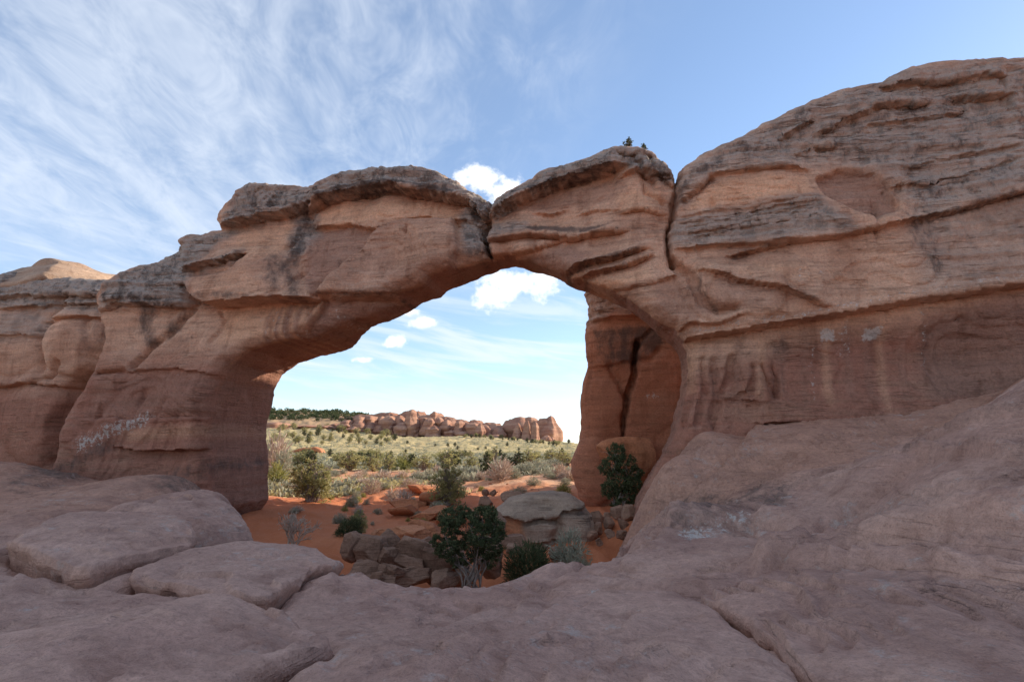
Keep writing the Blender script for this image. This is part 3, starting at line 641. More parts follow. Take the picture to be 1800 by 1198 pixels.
def build_arch():
    A = Wall((0, 27.0), 1.0, -0.2, .086)
    A.grid(-35, 38, -7, 18.6, -2.2, 7.4)
    top = [(188, 527), (200, 503), (247, 470), (277, 457), (308, 437), (297, 420), (303, 410), (320, 403), (343, 402), (360, 396), (376, 395), (368, 380), (373, 367), (390, 350), (410, 328),
           (450, 318), (500, 318), (530, 322), (550, 311), (567, 306), (600, 295), (634, 288), (690, 287), (731, 287), (761, 298), (794, 313), (821, 330), (847, 343), (858, 352), (872, 346), (905, 325), (950, 300),
           (1000, 282), (1050, 270), (1084, 262), (1120, 260), (1150, 272), (1172, 290), (1189, 312), (1194, 298), (1215, 280), (1245, 258), (1300, 232), (1350, 205), (1400, 180), (1440, 157),
           (1500, 141), (1560, 129), (1600, 103), (1680, 82), (1750, 80), (1800, 78), (1900, 70), (2050, 85), (2250, 110), (2600, 150)]
    outer = list(A.poly(top, .9)) + [(37.4, 9), (37.4, -6.4)] + list(A.poly([(60, 1000), (85, 860), (100, 800), (130, 700), (165, 650), (180, 600)], .4))
    hole = np.array([A.unproj(u, v, np.interp(u, [500, 600], [5.7, 3.2])) for u, v in [(430, 1000), (449, 930), (452, 905), (472, 877), (473, 817), (469, 787), (472, 747), (480, 713), (486, 687), (499, 661), (519, 637), (546, 621), (581, 606), (602, 594), (652, 572), (687, 564),
                   (717, 550), (744, 534), (777, 524), (786, 514), (821, 500), (854, 485), (885, 473), (907, 467), (940, 478), (970, 487), (990, 497), (1010, 508), (1034, 515), (1067, 530),
                   (1100, 544), (1120, 557), (1144, 577), (1164, 591), (1178, 599), (1192, 613), (1200, 630), (1203, 659), (1198, 696), (1188, 734), (1180, 767), (1163, 800), (1142, 834), (1117, 876), (1109, 930), (1105, 1000)]])
    L, C, Fc, B = A.ledge, A.crack, A.facet, A.bulge
    # left span: cap blocks, beds, scars
    L([(368, 388), (400, 380), (440, 366), (478, 361), (522, 338)], .60, 1.0, .60, .6)
    L([(520, 352), (545, 334), (584, 331), (634, 320), (684, 322), (717, 329), (767, 332), (817, 342), (850, 378)], .65, 1.3, .85, .85)
    C([(523, 336), (505, 352), (520, 372), (512, 395), (490, 430)], .35, .22)
    L([(526, 385), (560, 381), (600, 379), (630, 390), (655, 396), (694, 380)], .22, .5, .30, .6)
    L([(694, 378), (740, 369), (790, 372), (845, 386)], .12, .4, .18, .3)
    Fc([(651, 397), (700, 380), (790, 374), (808, 440), (780, 490), (718, 518), (640, 520), (552, 520)], .65, .06)
    Fc([(526, 386), (600, 380), (650, 397), (605, 455), (548, 520), (500, 520), (480, 470), (495, 420)], -.10, .25)
    C([(651, 398), (640, 412), (605, 456), (575, 492), (552, 520)], .40, .09)
    C([(550, 522), (590, 517), (640, 519), (700, 521), (716, 516)], .40, .10)
    Fc([(560, 524), (716, 518), (690, 545), (600, 600), (530, 622), (470, 650), (520, 575)], -.6, .10)
    L([(315, 474), (350, 463), (385, 455), (420, 441)], .55, .35, .40, .35, 10)
    C([(420, 441), (395, 470), (330, 478)], .30, .16)
    L([(322, 498), (333, 517), (367, 536), (417, 533), (474, 528), (517, 525), (552, 523)], .60, 1.0, 1.0, 1.2)
    B(420, 480, 100, 55, .35)
    C([(330, 523), (320, 543), (293, 583), (263, 610), (233, 645)], .45, .16)
    C([(367, 540), (383, 560), (380, 580), (365, 600)], .22, .08)
    L([(186, 542), (210, 536), (260, 535), (322, 537)], .30, .6, .35, .6)
    B(255, 505, 70, 45, .45)
    C([(165, 655), (195, 652), (216, 650)], .55, .13)
    L([(215, 652), (300, 648), (370, 655), (430, 650)], .12, .6, .18, .8)
    Fc([(372, 722), (385, 690), (410, 662), (425, 672), (430, 700), (428, 724)], -.35, .10)
    L([(150, 737), (300, 735), (437, 726)], -.08, .3, -.15, .6)
    L([(212, 788), (250, 792), (292, 792), (400, 786)], .25, .5, .45, .6)
    C([(300, 760), (290, 790)], .15, .08)
    B(330, 770, 110, 25, .15)
    C([(233, 645), (200, 700), (150, 760)], .14, .25); C([(293, 700), (270, 730), (240, 750)], .10, .15)
    for u_, w_ in ((440, .16), (452, .2), (462, .18)): C([(u_ + 18, 690), (u_, 740), (u_ - 4, 820), (u_ + 2, 900)], .35, w_)
    A.hollow(455, 580, 70, 40, .25); C([(474, 535), (470, 580), (478, 600)], .15, .10); C([(500, 540), (498, 590)], .12, .12); C([(530, 535), (520, 585)], .10, .10)
    # soffit lip on the left span
    L([(700, 556), (740, 522), (790, 494), (850, 440)], .05, .5, .35, .8)
    Fc([(765, 485), (790, 468), (805, 480), (800, 500), (770, 512)], .30, .08)
    # the crack between the two halves of the span
    C([(859, 340), (857, 365), (853, 380), (846, 392), (846, 415), (851, 434)], 1.2, .13)
    B(830, 365, 40, 30, .25); B(890, 370, 45, 35, .15)
    # lintel block
    L([(862, 374), (885, 352), (910, 339), (950, 322), (1000, 306), (1050, 297), (1092, 291)], .60, 1.2, .90, 1.0)
    L([(1092, 304), (1125, 296), (1160, 300), (1186, 318)], .30, .5, .30, .5)
    C([(1084, 266), (1112, 272), (1121, 286), (1128, 300), (1150, 312)], .40, .12); C([(1128, 300), (1135, 335), (1165, 350)], .25, .12); C([(1140, 270), (1150, 290), (1175, 305)], .3, .12)
    L([(1095, 372), (1130, 366), (1165, 372)], .18, .4, .25, .3); L([(1010, 372), (1040, 362), (1080, 366)], .12, .3, .15, .4)
    L([(935, 362), (965, 366), (990, 360)], .15, .3, .2, .3)
    L([(850, 413), (890, 411), (924, 406), (964, 408), (1010, 412), (1050, 402), (1092, 403)], .30, .5, .55, .6)
    L([(852, 436), (890, 438), (937, 429), (980, 414)], .25, .4, .35, .5)
    L([(978, 482), (1010, 463), (1044, 456), (1084, 449), (1130, 438)], .35, .5, .55, .4)
    L([(1008, 487), (1034, 477), (1070, 472), (1100, 464), (1140, 450)], .35, .35, .45, .4)
    L([(1044, 511), (1084, 508), (1144, 498), (1190, 486)], .15, .3, .25, .4)
    A.hollow(900, 450, 90, 25, .4)
    # joint between lintel and right wall
    C([(1191, 295), (1188, 335), (1181, 382), (1174, 405), (1174, 447), (1182, 466)], 1.0, .10)
    C([(1182, 466), (1214, 481), (1221, 505), (1232, 531), (1262, 552), (1290, 548)], .50, .18)
    Fc([(1176, 300), (1192, 310), (1184, 380), (1174, 405), (1150, 400), (1160, 350)], -.25, .3)
    B(1290, 520, 90, 55, .40); B(1330, 500, 130, 60, .30)
    L([(1174, 595), (1207, 572), (1262, 572), (1300, 556)], .25, .5, .25, .5)
    # right wall
    L([(1206, 346), (1233, 326), (1253, 307), (1297, 299), (1370, 289), (1420, 292)], .22, .8, .20, .7)
    C([(1206, 346), (1233, 326), (1253, 307)], .25, .10)
    for k in range(5): L([(1190 + 6*k, 377 + k*10), (1280, 366 + k*9.5), (1360, 355 + k*9), (1440, 342 + k*9)], .10, .14, .10, .14, 14)
    Fc([(1440, 307), (1484, 286), (1517, 285), (1547, 295), (1564, 317), (1578, 368), (1540, 390), (1500, 370), (1465, 349)], -.42, .12)
    C([(1578, 368), (1585, 330), (1590, 318)], .15, .08)
    L([(1378, 232), (1410, 213), (1438, 198)], .25, .5, .25, .4, 8); L([(1455, 217), (1510, 189), (1550, 172), (1594, 155), (1652, 152)], .30, .6, .30, .5)
    L([(1540, 200), (1600, 190), (1680, 178), (1740, 165)], .15, .3, .18, .3); L([(1570, 127), (1640, 112), (1720, 108), (1800, 100)], .25, .5, .25, .4)
    L([(1700, 140), (1760, 142), (1800, 138)], .2, .5, .5, .8); L([(1410, 262), (1445, 246), (1475, 238)], .14, .3, .15, .3)
    L([(1600, 285), (1700, 262), (1800, 240)], .12, .4, .15, .5); L([(1560, 330), (1700, 300), (1800, 270)], .10, .3, .12, .4)
    L([(1283, 449), (1367, 429), (1500, 412), (1617, 386), (1700, 362), (1800, 336), (1900, 310)], .28, .8, .35, .6)
    L([(1195, 440), (1250, 430), (1320, 430), (1390, 424)], .20, .4, .30, .4)
    L([(1200, 596), (1300, 579), (1400, 565), (1450, 555), (1517, 542), (1617, 525), (1700, 512), (1800, 499), (1900, 485)], .55, 1.3, .55, 1.2)
    L([(1233, 475), (1300, 499), (1367, 512), (1417, 529), (1447, 541)], .30, .8, .30, .5)
    Fc([(1440, 505), (1470, 490), (1510, 495), (1540, 522), (1500, 535), (1450, 535)], -.15, .12)
    A.hollow(1640, 620, 260, 80, .9); A.hollow(1370, 608, 45, 22, .25)
    for pts in ([(1292, 625), (1285, 660), (1268, 700), (1256, 755)], [(1327, 640), (1322, 690), (1300, 700)], [(1342, 640), (1352, 670), (1368, 696)], [(1236, 625), (1240, 690), (1225, 745)],
                [(1255, 630), (1262, 690), (1250, 740)], [(1215, 640), (1218, 700), (1206, 750)], [(1360, 645), (1370, 660), (1368, 696)]): C(pts, .30, .14)
    L([(1260, 705), (1300, 700), (1340, 706)], .12, .3, .15, .4); L([(1340, 745), (1440, 741), (1520, 748), (1600, 756)], .22, .5, .25, .5)
    C([(1488, 640), (1478, 660), (1470, 680)], .12, .1)
    # generic blocky relief, stronger up high
    q = A.q; sh = A.SS.shape
    joint = np.clip(ridge(q, .22, 2, 131, (1.0, .55, 1)) - .86, 0, 1)*7
    A.R += (-.30*joint.reshape(sh)*ss(0, 3, A.ZZ)).astype(np.float32)
    pl = fbm(q, .30, 2, 141); t = pl*3.5; fr = t - np.floor(t); A.R += (.32*((np.floor(t) + ss(.90, 1, fr))/3.5)).reshape(sh).astype(np.float32)
    # colour of the beds and stains (grey weathered cap, dark varnish, shade painted under ledges and on facets, pale patches, redder lower beds)
    Pn = A.paint
    Pn(0, [(180, 540), (200, 500), (250, 460), (300, 400), (370, 390), (375, 360), (410, 310), (530, 310), (640, 270), (760, 285), (860, 340), (852, 376), (815, 341), (700, 322), (600, 330), (540, 336), (500, 356), (400, 382), (350, 430), (330, 460), (322, 535)], 1.0, 12)
    Pn(0, [(490, 360), (530, 350), (540, 400), (520, 440), (495, 440)], .85, 14); Pn(0, [(805, 345), (856, 352), (850, 430), (820, 440), (805, 400)], .95, 10)
    Pn(0, [(330, 465), (420, 435), (415, 450), (340, 480)], .7, 8)
    Pn(0, [(860, 352), (950, 295), (1090, 255), (1160, 262), (1190, 310), (1130, 300), (1085, 291), (1000, 306), (910, 338), (866, 378)], 1.0, 8)
    Pn(0, [(850, 385), (925, 385), (925, 402), (850, 412)], .8, 10)
    Pn(0, [(1190, 300), (1300, 225), (1450, 150), (1600, 95), (1800, 70), (2100, 70), (2100, 300), (1800, 330), (1620, 375), (1590, 330), (1560, 290), (1480, 270), (1420, 280), (1250, 300), (1196, 350)], .85, 25)
    Pn(0, [(1185, 380), (1300, 362), (1440, 340), (1470, 370), (1500, 405), (1370, 425), (1180, 432)], .75, 14)
    Pn(0, [(1600, 380), (1800, 330), (2000, 300), (2000, 480), (1800, 490), (1620, 520)], .45, 30)
    St = A.streak
    St(1, [(500, 365), (515, 420), (500, 470), (525, 515)], 24, .55); St(1, [(475, 450), (490, 510)], 18, .5); St(1, [(560, 330), (640, 322), (760, 333)], 7, .5)
    St(1, [(830, 360), (840, 425)], 14, .45); St(1, [(255, 530), (250, 570), (262, 600)], 16, .6); St(1, [(310, 540), (290, 590)], 14, .5); St(1, [(300, 620), (310, 600), (330, 590)], 10, .4)
    Pn(1, [(925, 390), (1075, 390), (1060, 400), (1000, 408), (920, 402)], .75, 8); St(1, [(1300, 250), (1330, 255)], 14, .6); St(1, [(1260, 275), (1275, 285)], 18, .5)
    St(1, [(1590, 330), (1620, 400), (1640, 470)], 30, .45); St(1, [(1350, 430), (1290, 450)], 8, .5); St(1, [(1617, 388), (1700, 364), (1800, 338)], 10, .6)
    St(1, [(100, 830), (160, 800), (200, 780)], 18, .5); St(1, [(290, 850), (350, 820), (400, 820)], 24, .45); St(1, [(545, 516), (720, 516)], 4, .5); St(1, [(1370, 608), (1385, 606)], 22, .5)
    for pts, w_, st_ in (([(380, 360), (420, 350), (500, 345)], 9, .5), ([(545, 330), (620, 318), (700, 318), (790, 330)], 6, .75), ([(600, 305), (680, 300), (760, 308)], 8, .4), ([(900, 335), (980, 310), (1080, 290)], 5, .6),
                        ([(1110, 275), (1150, 300), (1180, 310)], 12, .45), ([(930, 348), (1000, 330), (1090, 310)], 7, .35), ([(200, 520), (300, 530)], 10, .5), ([(340, 520), (450, 525)], 8, .5), ([(400, 420), (470, 430)], 10, .3),
                        ([(1200, 330), (1220, 300), (1260, 280)], 14, .5), ([(1400, 190), (1450, 170)], 14, .4), ([(1500, 200), (1650, 160)], 8, .5), ([(1560, 260), (1700, 240)], 16, .4), ([(1640, 330), (1760, 300)], 20, .4),
                        ([(980, 478), (1040, 455), (1120, 440)], 5, .6), ([(1020, 484), (1100, 464)], 4, .5), ([(700, 545), (770, 505), (840, 450)], 7, .45), ([(600, 590), (690, 548)], 6, .35), ([(820, 440), (850, 430)], 12, .6),
                        ([(1380, 510), (1440, 540)], 6, .4), ([(1230, 480), (1225, 510), (1260, 550)], 6, .5)): St(1, pts, w_, st_)  # varnish marks, plus dark strips painting shade under caps and ledges
    Pn(2, [(1448, 575), (1475, 572), (1478, 592), (1450, 596)], 1.0, 8); Pn(2, [(1530, 570), (1565, 565), (1560, 588), (1530, 592)], 1.0, 8)
    for pts in ([(1200, 585), (1300, 570), (1400, 556), (1517, 533), (1700, 500), (1800, 487)], [(1490, 560), (1487, 620)], [(1500, 560), (1503, 620)], [(1630, 530), (1645, 580), (1650, 640)], [(1436, 600), (1433, 700)]): St(2, pts, 6, .42)
    for k in range(9): St(2, [(455 + k*9, 540), (452 + k*8, 585 + (k*37 % 23))], 3.0, .40)
    St(2, [(150, 780), (200, 755), (255, 735)], 16, .62); St(2, [(180, 655), (430, 662)], 2.5, .3); St(2, [(540, 600), (590, 560), (580, 545)], 9, .4)
    St(2, [(1400, 480), (1400, 500), (1440, 480)], 8, .35)
    red = ss(585, 680, A.V)*ss(1000, 900, A.U) + ss(0, 1, (A.V - np.interp(A.U, [1170, 1300, 1517, 1800], [640, 600, 548, 505]))/60)*(A.U > 1000)
    A.mk[..., 3] = np.clip(red, 0, 1)*1.0
    Pn(5, [(651, 397), (700, 380), (790, 374), (808, 440), (780, 490), (718, 518), (640, 520), (552, 520)], .38, 4)  # facet tints: stone colour plus painted-in shading that sets the facets apart
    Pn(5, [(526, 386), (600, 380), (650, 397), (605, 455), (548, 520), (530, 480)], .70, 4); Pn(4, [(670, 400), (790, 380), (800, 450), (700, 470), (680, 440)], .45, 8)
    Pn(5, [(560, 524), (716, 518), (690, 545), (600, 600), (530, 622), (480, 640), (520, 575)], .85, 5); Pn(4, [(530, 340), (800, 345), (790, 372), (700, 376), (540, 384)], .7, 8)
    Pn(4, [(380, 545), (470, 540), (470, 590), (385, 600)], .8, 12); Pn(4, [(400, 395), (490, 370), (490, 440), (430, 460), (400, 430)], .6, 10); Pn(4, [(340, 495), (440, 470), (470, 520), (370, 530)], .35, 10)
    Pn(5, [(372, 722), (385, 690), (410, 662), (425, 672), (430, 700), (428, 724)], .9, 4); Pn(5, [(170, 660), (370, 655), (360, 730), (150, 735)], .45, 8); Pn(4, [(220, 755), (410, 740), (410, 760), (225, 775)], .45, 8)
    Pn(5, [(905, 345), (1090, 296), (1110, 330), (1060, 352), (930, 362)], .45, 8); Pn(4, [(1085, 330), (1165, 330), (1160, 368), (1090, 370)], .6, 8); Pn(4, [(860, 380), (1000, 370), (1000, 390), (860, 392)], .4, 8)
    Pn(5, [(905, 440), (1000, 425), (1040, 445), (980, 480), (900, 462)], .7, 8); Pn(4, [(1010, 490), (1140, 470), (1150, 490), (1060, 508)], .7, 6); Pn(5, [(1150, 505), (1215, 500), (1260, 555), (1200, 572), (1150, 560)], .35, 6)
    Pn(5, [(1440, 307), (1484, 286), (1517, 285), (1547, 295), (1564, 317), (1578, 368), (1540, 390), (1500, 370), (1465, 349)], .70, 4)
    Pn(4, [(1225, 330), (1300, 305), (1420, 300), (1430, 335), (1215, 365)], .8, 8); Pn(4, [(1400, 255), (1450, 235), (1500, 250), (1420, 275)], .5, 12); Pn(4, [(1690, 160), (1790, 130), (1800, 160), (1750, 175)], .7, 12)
    Pn(5, [(1640, 545), (1900, 500), (1900, 720), (1640, 700)], .90, 20); Pn(4, [(1220, 475), (1420, 460), (1440, 500), (1300, 490)], .35, 12); Pn(5, [(1260, 480), (1420, 530), (1300, 552), (1250, 545)], .35, 8)  # dark tint deepens the right hollow with painted shade
    for k in range(16):
        u_ = 1215 + k*38 + (k*53 % 17); Pn(4 if k % 3 == 0 and k < 11 else 5, [(u_, 600 - k*5), (u_ + 14, 600 - k*5), (u_ + 10, 690 + (k*31 % 40)), (u_ - 4, 690)], .40, 6)
    for k in range(12):
        u_ = 452 + k*9; Pn(5 if k % 2 else 4, [(u_, 532), (u_ + 4, 532), (u_ + 2 - k*.6, 600), (u_ - 3 - k*.6, 598)], .7, 3)
    # soffit colour: redder and darker near the opening
    front = np.zeros(sh, np.float32)
    front += (-.9*ss(-1.0, -6.0, A.ZZ)*ss(-6, -14, A.SS)).astype(np.float32)     # left foot swings out
    front += (-.5*ss(8, 16, A.ZZ) * 0).astype(np.float32)
    front += (1.1*ss(9, 17, A.ZZ)*ss(6, 12, A.SS)).astype(np.float32)            # right wall leans back towards its crest
    front += (.8*ss(8.5, 12.5, A.ZZ)*ss(6, 2, A.SS)).astype(np.float32)
    back = 3.3 + 2.5*ss(-8, -12, A.SS) + 3.2*ss(6.5, 10, A.SS)
    w, q, mk, S, Zz, Nn = A.mesh(outer, hole, front, back, ktop=1.1, khole=.22, chamfer=.55, cslope=.9, flute=lambda S, Z, Nn: ss(-17.0, -14.6, S)*ss(-9, -12, S)*ss(4.5, 1.5, Z) + .45*ss(7.0, 8.5, S)*ss(13, 10.5, S)*ss(4.5, 3, Z))
    c = q[:, 0]; u, v = proj(w[c, 0], w[c, 1], w[c, 2])
    lin = np.interp(v, [250, 352, 380, 392, 434, 470], [859, 858, 853, 846, 851, 880]); rin = np.interp(v, [250, 300, 382, 447, 480, 600], [1191, 1190, 1181, 1174, 1160, 1040])
    mid = (u > lin) & (u < rin) & (v < 560); right = ~mid & (u >= (lin + rin)/2); left = ~mid & ~right
    capB = left & (v < np.interp(u, [300, 368, 440, 478, 522, 545, 584, 634, 684, 767, 817, 850], [250, 388, 366, 361, 338, 334, 331, 320, 322, 332, 342, 378])) & (u > 368) & (Zz[c] > 8)
    capC = mid & (v < np.interp(u, [862, 885, 910, 950, 1000, 1050, 1092, 1190], [374, 352, 339, 322, 306, 297, 291, 300]))
    capB1 = capB & (u < 523); capB2 = capB & ~capB1
    root = empty('natural_arch', (0, 27, -5.5))
    tag(root, 'massive orange sandstone arch spanning the opening with cracked grey caprock', 'rock arch')
    w = w - np.array((0, 27, -5.5))
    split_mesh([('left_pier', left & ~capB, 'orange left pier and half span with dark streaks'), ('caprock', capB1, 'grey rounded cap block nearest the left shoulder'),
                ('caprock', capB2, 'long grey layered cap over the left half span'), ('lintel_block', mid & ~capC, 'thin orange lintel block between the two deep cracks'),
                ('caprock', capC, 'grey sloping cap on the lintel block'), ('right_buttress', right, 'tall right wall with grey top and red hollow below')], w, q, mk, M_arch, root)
build_arch()

def build_tower():
    A = Wall((6, 35.0), 1.0, -0.12, .13)
    A.grid(-4.5, 16, -5.5, 18, -1.6, 17.0)
    left = [(1030, 517), (1034, 558), (1029, 583), (1029, 621), (1033, 642), (1025, 667), (1022, 696), (1021, 750), (1013, 784), (1004, 809), (1006, 834), (1015, 867), (1027, 894), (1030, 930), (1030, 960)]
    lp = A.poly(left, .5)
    outer = list(lp[::-1]) + list(A.poly([(1032, 470), (1045, 400), (1080, 362), (1150, 350), (1250, 350), (1330, 370)], 1.0)) + [(15, 9), (15.3, -5.2), (4, -5.2)]
    A.crack([(1119, 600), (1118, 630), (1114, 660), (1103, 700), (1098, 740), (1099, 790)], 1.1, .13); A.crack([(1070, 640), (1085, 670), (1103, 700)], .35, .16)
    A.crack([(1118, 632), (1145, 634), (1160, 615)], .3, .15); A.crack([(1120, 605), (1145, 578)], .3, .12)
    A.ledge([(1030, 645), (1070, 640), (1118, 632)], .15, .5, .2, .5); A.ledge([(1030, 562), (1100, 555), (1200, 550)], .15, .5, .15, .6)
    A.bulge(1060, 720, 45, 60, .3); A.bulge(1150, 690, 50, 70, .3); A.hollow(1080, 770, 30, 30, .5); A.bulge(1040, 830, 45, 60, .5); A.hollow(1145, 690, 24, 16, .2)
    A.paint(0, [(1025, 500), (1200, 480), (1200, 530), (1130, 548), (1080, 540), (1045, 565), (1030, 560)], .9, 10)
    A.paint(1, [(1040, 575), (1170, 560), (1175, 610), (1120, 640), (1050, 640)], .60, 12)
    A.paint(2, [(1133, 690), (1158, 688), (1155, 702), (1130, 702)], .6, 5)
    A.mk[..., 3] = (ss(560, 660, A.V)*.9).astype(np.float32)
    w, q, mk, S, Zz, Nn = A.mesh(outer, None, None, 15.8, ktop=1.6, rough=1.0, kback=2.0)
    w[:, 0] += np.clip(w[:, 1] - 36.5, 0, 20)*.15      # the fin runs back to the right
    base = np.array((8, 36, -4.0)); me = mesh_np('rock_tower', w - base, q, M_tower, {'mask': mk[:, :4]}); o = link('rock_tower', me, None, base)
    tag(o, 'tall red rock tower split by a vertical crack, behind the right pier', 'rock tower')
build_tower()

def build_left_wall():
    A = Wall((-27, 36.0), 1.0, -0.30, .12)
    A.grid(-22, 9, -4.5, 13.5, -1.8, 6)
    top = [(-420, 470), (-200, 490), (0, 481), (15, 478), (40, 497), (60, 492), (130, 490), (200, 495), (235, 505), (240, 640)]
    tp = A.poly(top, .8)
    outer = list(tp) + [(tp[-1][0] + .3, -4.2), (-21, -4.2)]
    for pts, o_, a_, i_, b_ in ([[(-200, 520), (0, 522), (60, 519), (120, 518), (200, 517)], .3, .5, .3, .4], [[(0, 541), (50, 540), (100, 534), (160, 533), (200, 536)], .25, .4, .3, .4],
                                [[(92, 568), (120, 557), (160, 558), (190, 560)], .3, .4, .35, .5], [[(-100, 600), (0, 590), (70, 590)], .15, .5, .15, .6], [[(-200, 690), (0, 680), (60, 672), (120, 680)], .3, .9, .35, .8]):
        A.ledge(pts, o_, a_, i_, b_)
    A.crack([(112, 515), (98, 535), (95, 560), (75, 600), (73, 650)], .5, .22); A.crack([(152, 560), (157, 590), (154, 630)], .3, .14)
    A.crack([(108, 640), (90, 665), (62, 672)], .5, .2); A.crack([(196, 520), (186, 560), (176, 605), (162, 655), (126, 692), (108, 750), (95, 810)], 3.2, .42)
    A.bulge(125, 600, 50, 60, .6); A.bulge(20, 600, 60, 60, .4); A.bulge(60, 740, 60, 80, .5)
    A.paint(0, [(-400, 430), (250, 430), (250, 530), (160, 545), (0, 540), (-400, 540)], .9, 12); A.paint(0, [(0, 545), (75, 540), (95, 590), (0, 600)], .5, 12)
    A.streak(1, [(160, 570), (175, 640)], 18, .4)
    A.mk[..., 3] = (ss(620, 720, A.V)*.9).astype(np.float32)
    w, q, mk, S, Zz, Nn = A.mesh(outer, None, None, 5.0, ktop=1.2)
    base = np.array((-30, 38, -3.5)); me = mesh_np('sandstone_wall', w - base, q, M_arch, {'mask': mk[:, :4]}); o = link('sandstone_wall', me, None, base)
    tag(o, 'cracked sandstone wall left of the arch beyond a dark cleft', 'rock wall')
build_left_wall()

# ------------------------------------------------------------------ boulders
def ico(sub):
    bm = bmesh.new(); bmesh.ops.create_icosphere(bm, subdivisions=sub, radius=1.0)
    v = np.array([x.co[:] for x in bm.verts]); f = np.array([[q.index for q in p.verts] for p in bm.faces]); bm.free(); return v, f
ICO = {k: ico(k) for k in (3, 4, 5)}
def rot(v, e):
    return v @ np.array(Euler(e).to_matrix()).T
def rock_mesh(name, dims, seed, sub=4, cuts=9, tilt=(0, 0, 0), mat=None, rough=1.0, bed=.5, planes=()):
    rs = np.random.RandomState(seed); v, f = ICO[sub]; v = v.copy()
    for n, d in planes:
        n = np.array(n)/np.linalg.norm(n); h = v @ n; v = v - np.clip(h - d, 0, None)[:, None]*n*.9
    for k in range(cuts):
        n = rs.normal(size=3)
        if k < 4: n = np.array([[1, .1, .15], [-1, .15, .1], [.1, .1, 1], [.1, -1, .15]][k]) + rs.normal(size=3)*.25
        n /= np.linalg.norm(n); d = rs.uniform(.50, .80); h = v @ n; v = v - np.clip(h - d, 0, None)[:, None]*n*.99
    ext = (v.max(0) - v.min(0))/2; v = (v - (v.max(0) + v.min(0))/2)/ext
    v = v*np.array(dims)/2; m = max(dims)
    d = m*rough*(.03*fbm(v/m, 2.2, 3, seed) + .018*fbm(v/m, 7, 3, seed+5) + bed*.02*fbm(v/m, 1.0, 3, seed+9, .6, (2.0, 2.0, 16)))
    nrm = v/np.maximum(np.linalg.norm(v, axis=1), 1e-6)[:, None]; v = v + nrm*d[:, None]
    return mesh_np(name, rot(v, tilt), f, mat or M_bould, {'mask': np.zeros((len(v), 4))} if mat is M_boulder_mask else None)
def boulder(name, u0, u1, v0, v1, y, seed, label, tilt=(0, 0, 0), mat=None, depth=.8, group=None, sub=4, cuts=9, grow=1.0):
    w, h = (u1 - u0)*y/F*grow, (v1 - v0)*y/F*grow; c = P((u0 + u1)/2, (v0 + v1)/2, y)
    me = rock_mesh(name, (w, max(w, h)*depth, h), seed, sub, cuts, tilt, mat); o = link(name, me, None, c)
    return tag(o, label, 'rock', group)
PILE = [(604, 640, 938, 982, 20.6, 'dark rounded rock at the left end of the rock pile', (0, .2, .3)), (628, 678, 940, 992, 20.4, 'big rounded brown rock at the top left of the rock pile', (.1, -.25, 0)),
        (668, 702, 936, 966, 21.2, 'small tilted slab on top of the rock pile', (0, .5, .2)), (696, 788, 950, 1000, 20.8, 'long layered slab tilted across the rock pile', (.1, .32, .2)),
        (664, 690, 992, 1019, 18.8, 'round rock low in the pile beside a pale block', (0, 0, 0)), (681, 708, 991, 1021, 18.6, 'pale squarish block leaning low in the rock pile', (.1, -.5, .4)),
        (654, 674, 1005, 1023, 18.2, 'smallest rock at the foot of the pile by the rim', (0, .1, 0)), (616, 668, 986, 1016, 19.4, 'flat dark rock wedged under the big rounded one', (0, -.1, .3)),
        (690, 752, 996, 1032, 19.2, 'wide dark slab at the bottom of the rock pile', (0, .05, .1)), (670, 702, 964, 992, 20.0, 'squat rock in the middle of the rock pile', (0, .1, .5)),
        (742, 790, 968, 1026, 20.2, 'blocky dark rock at the right end of the pile', (0, .2, .1)), (700, 746, 978, 1004, 19.7, 'wedge of rock under the long slab', (0, .25, 0)),
        (752, 800, 1004, 1040, 18.9, 'broken rock at the foot of the juniper trunk', (.2, .1, .6)), (630, 690, 1012, 1045, 18.4, 'low rock sunk at the near foot of the pile', (0, .1, .2)),
        (792, 818, 956, 1010, 21.2, 'narrow slab standing upright behind the juniper', (0, -.35, .1)), (836, 884, 950, 1012, 21.6, 'large leaning slab to the right of the juniper trunk', (.1, .45, .1)),
        (862, 886, 900, 946, 24.0, 'grey block propped against the big pale boulder', (0, .15, .1)), (800, 835, 1000, 1035, 19.8, 'cracked rock under the juniper', (.3, .2, .5))]
for k, (u0, u1, v0, v1, y, lab, ti) in enumerate(PILE): boulder('boulder', u0, u1, v0, v1, y, 200 + k, lab, ti, group='rocks heaped in the hollow under the arch', sub=5, cuts=15, depth=.9, grow=1.12)
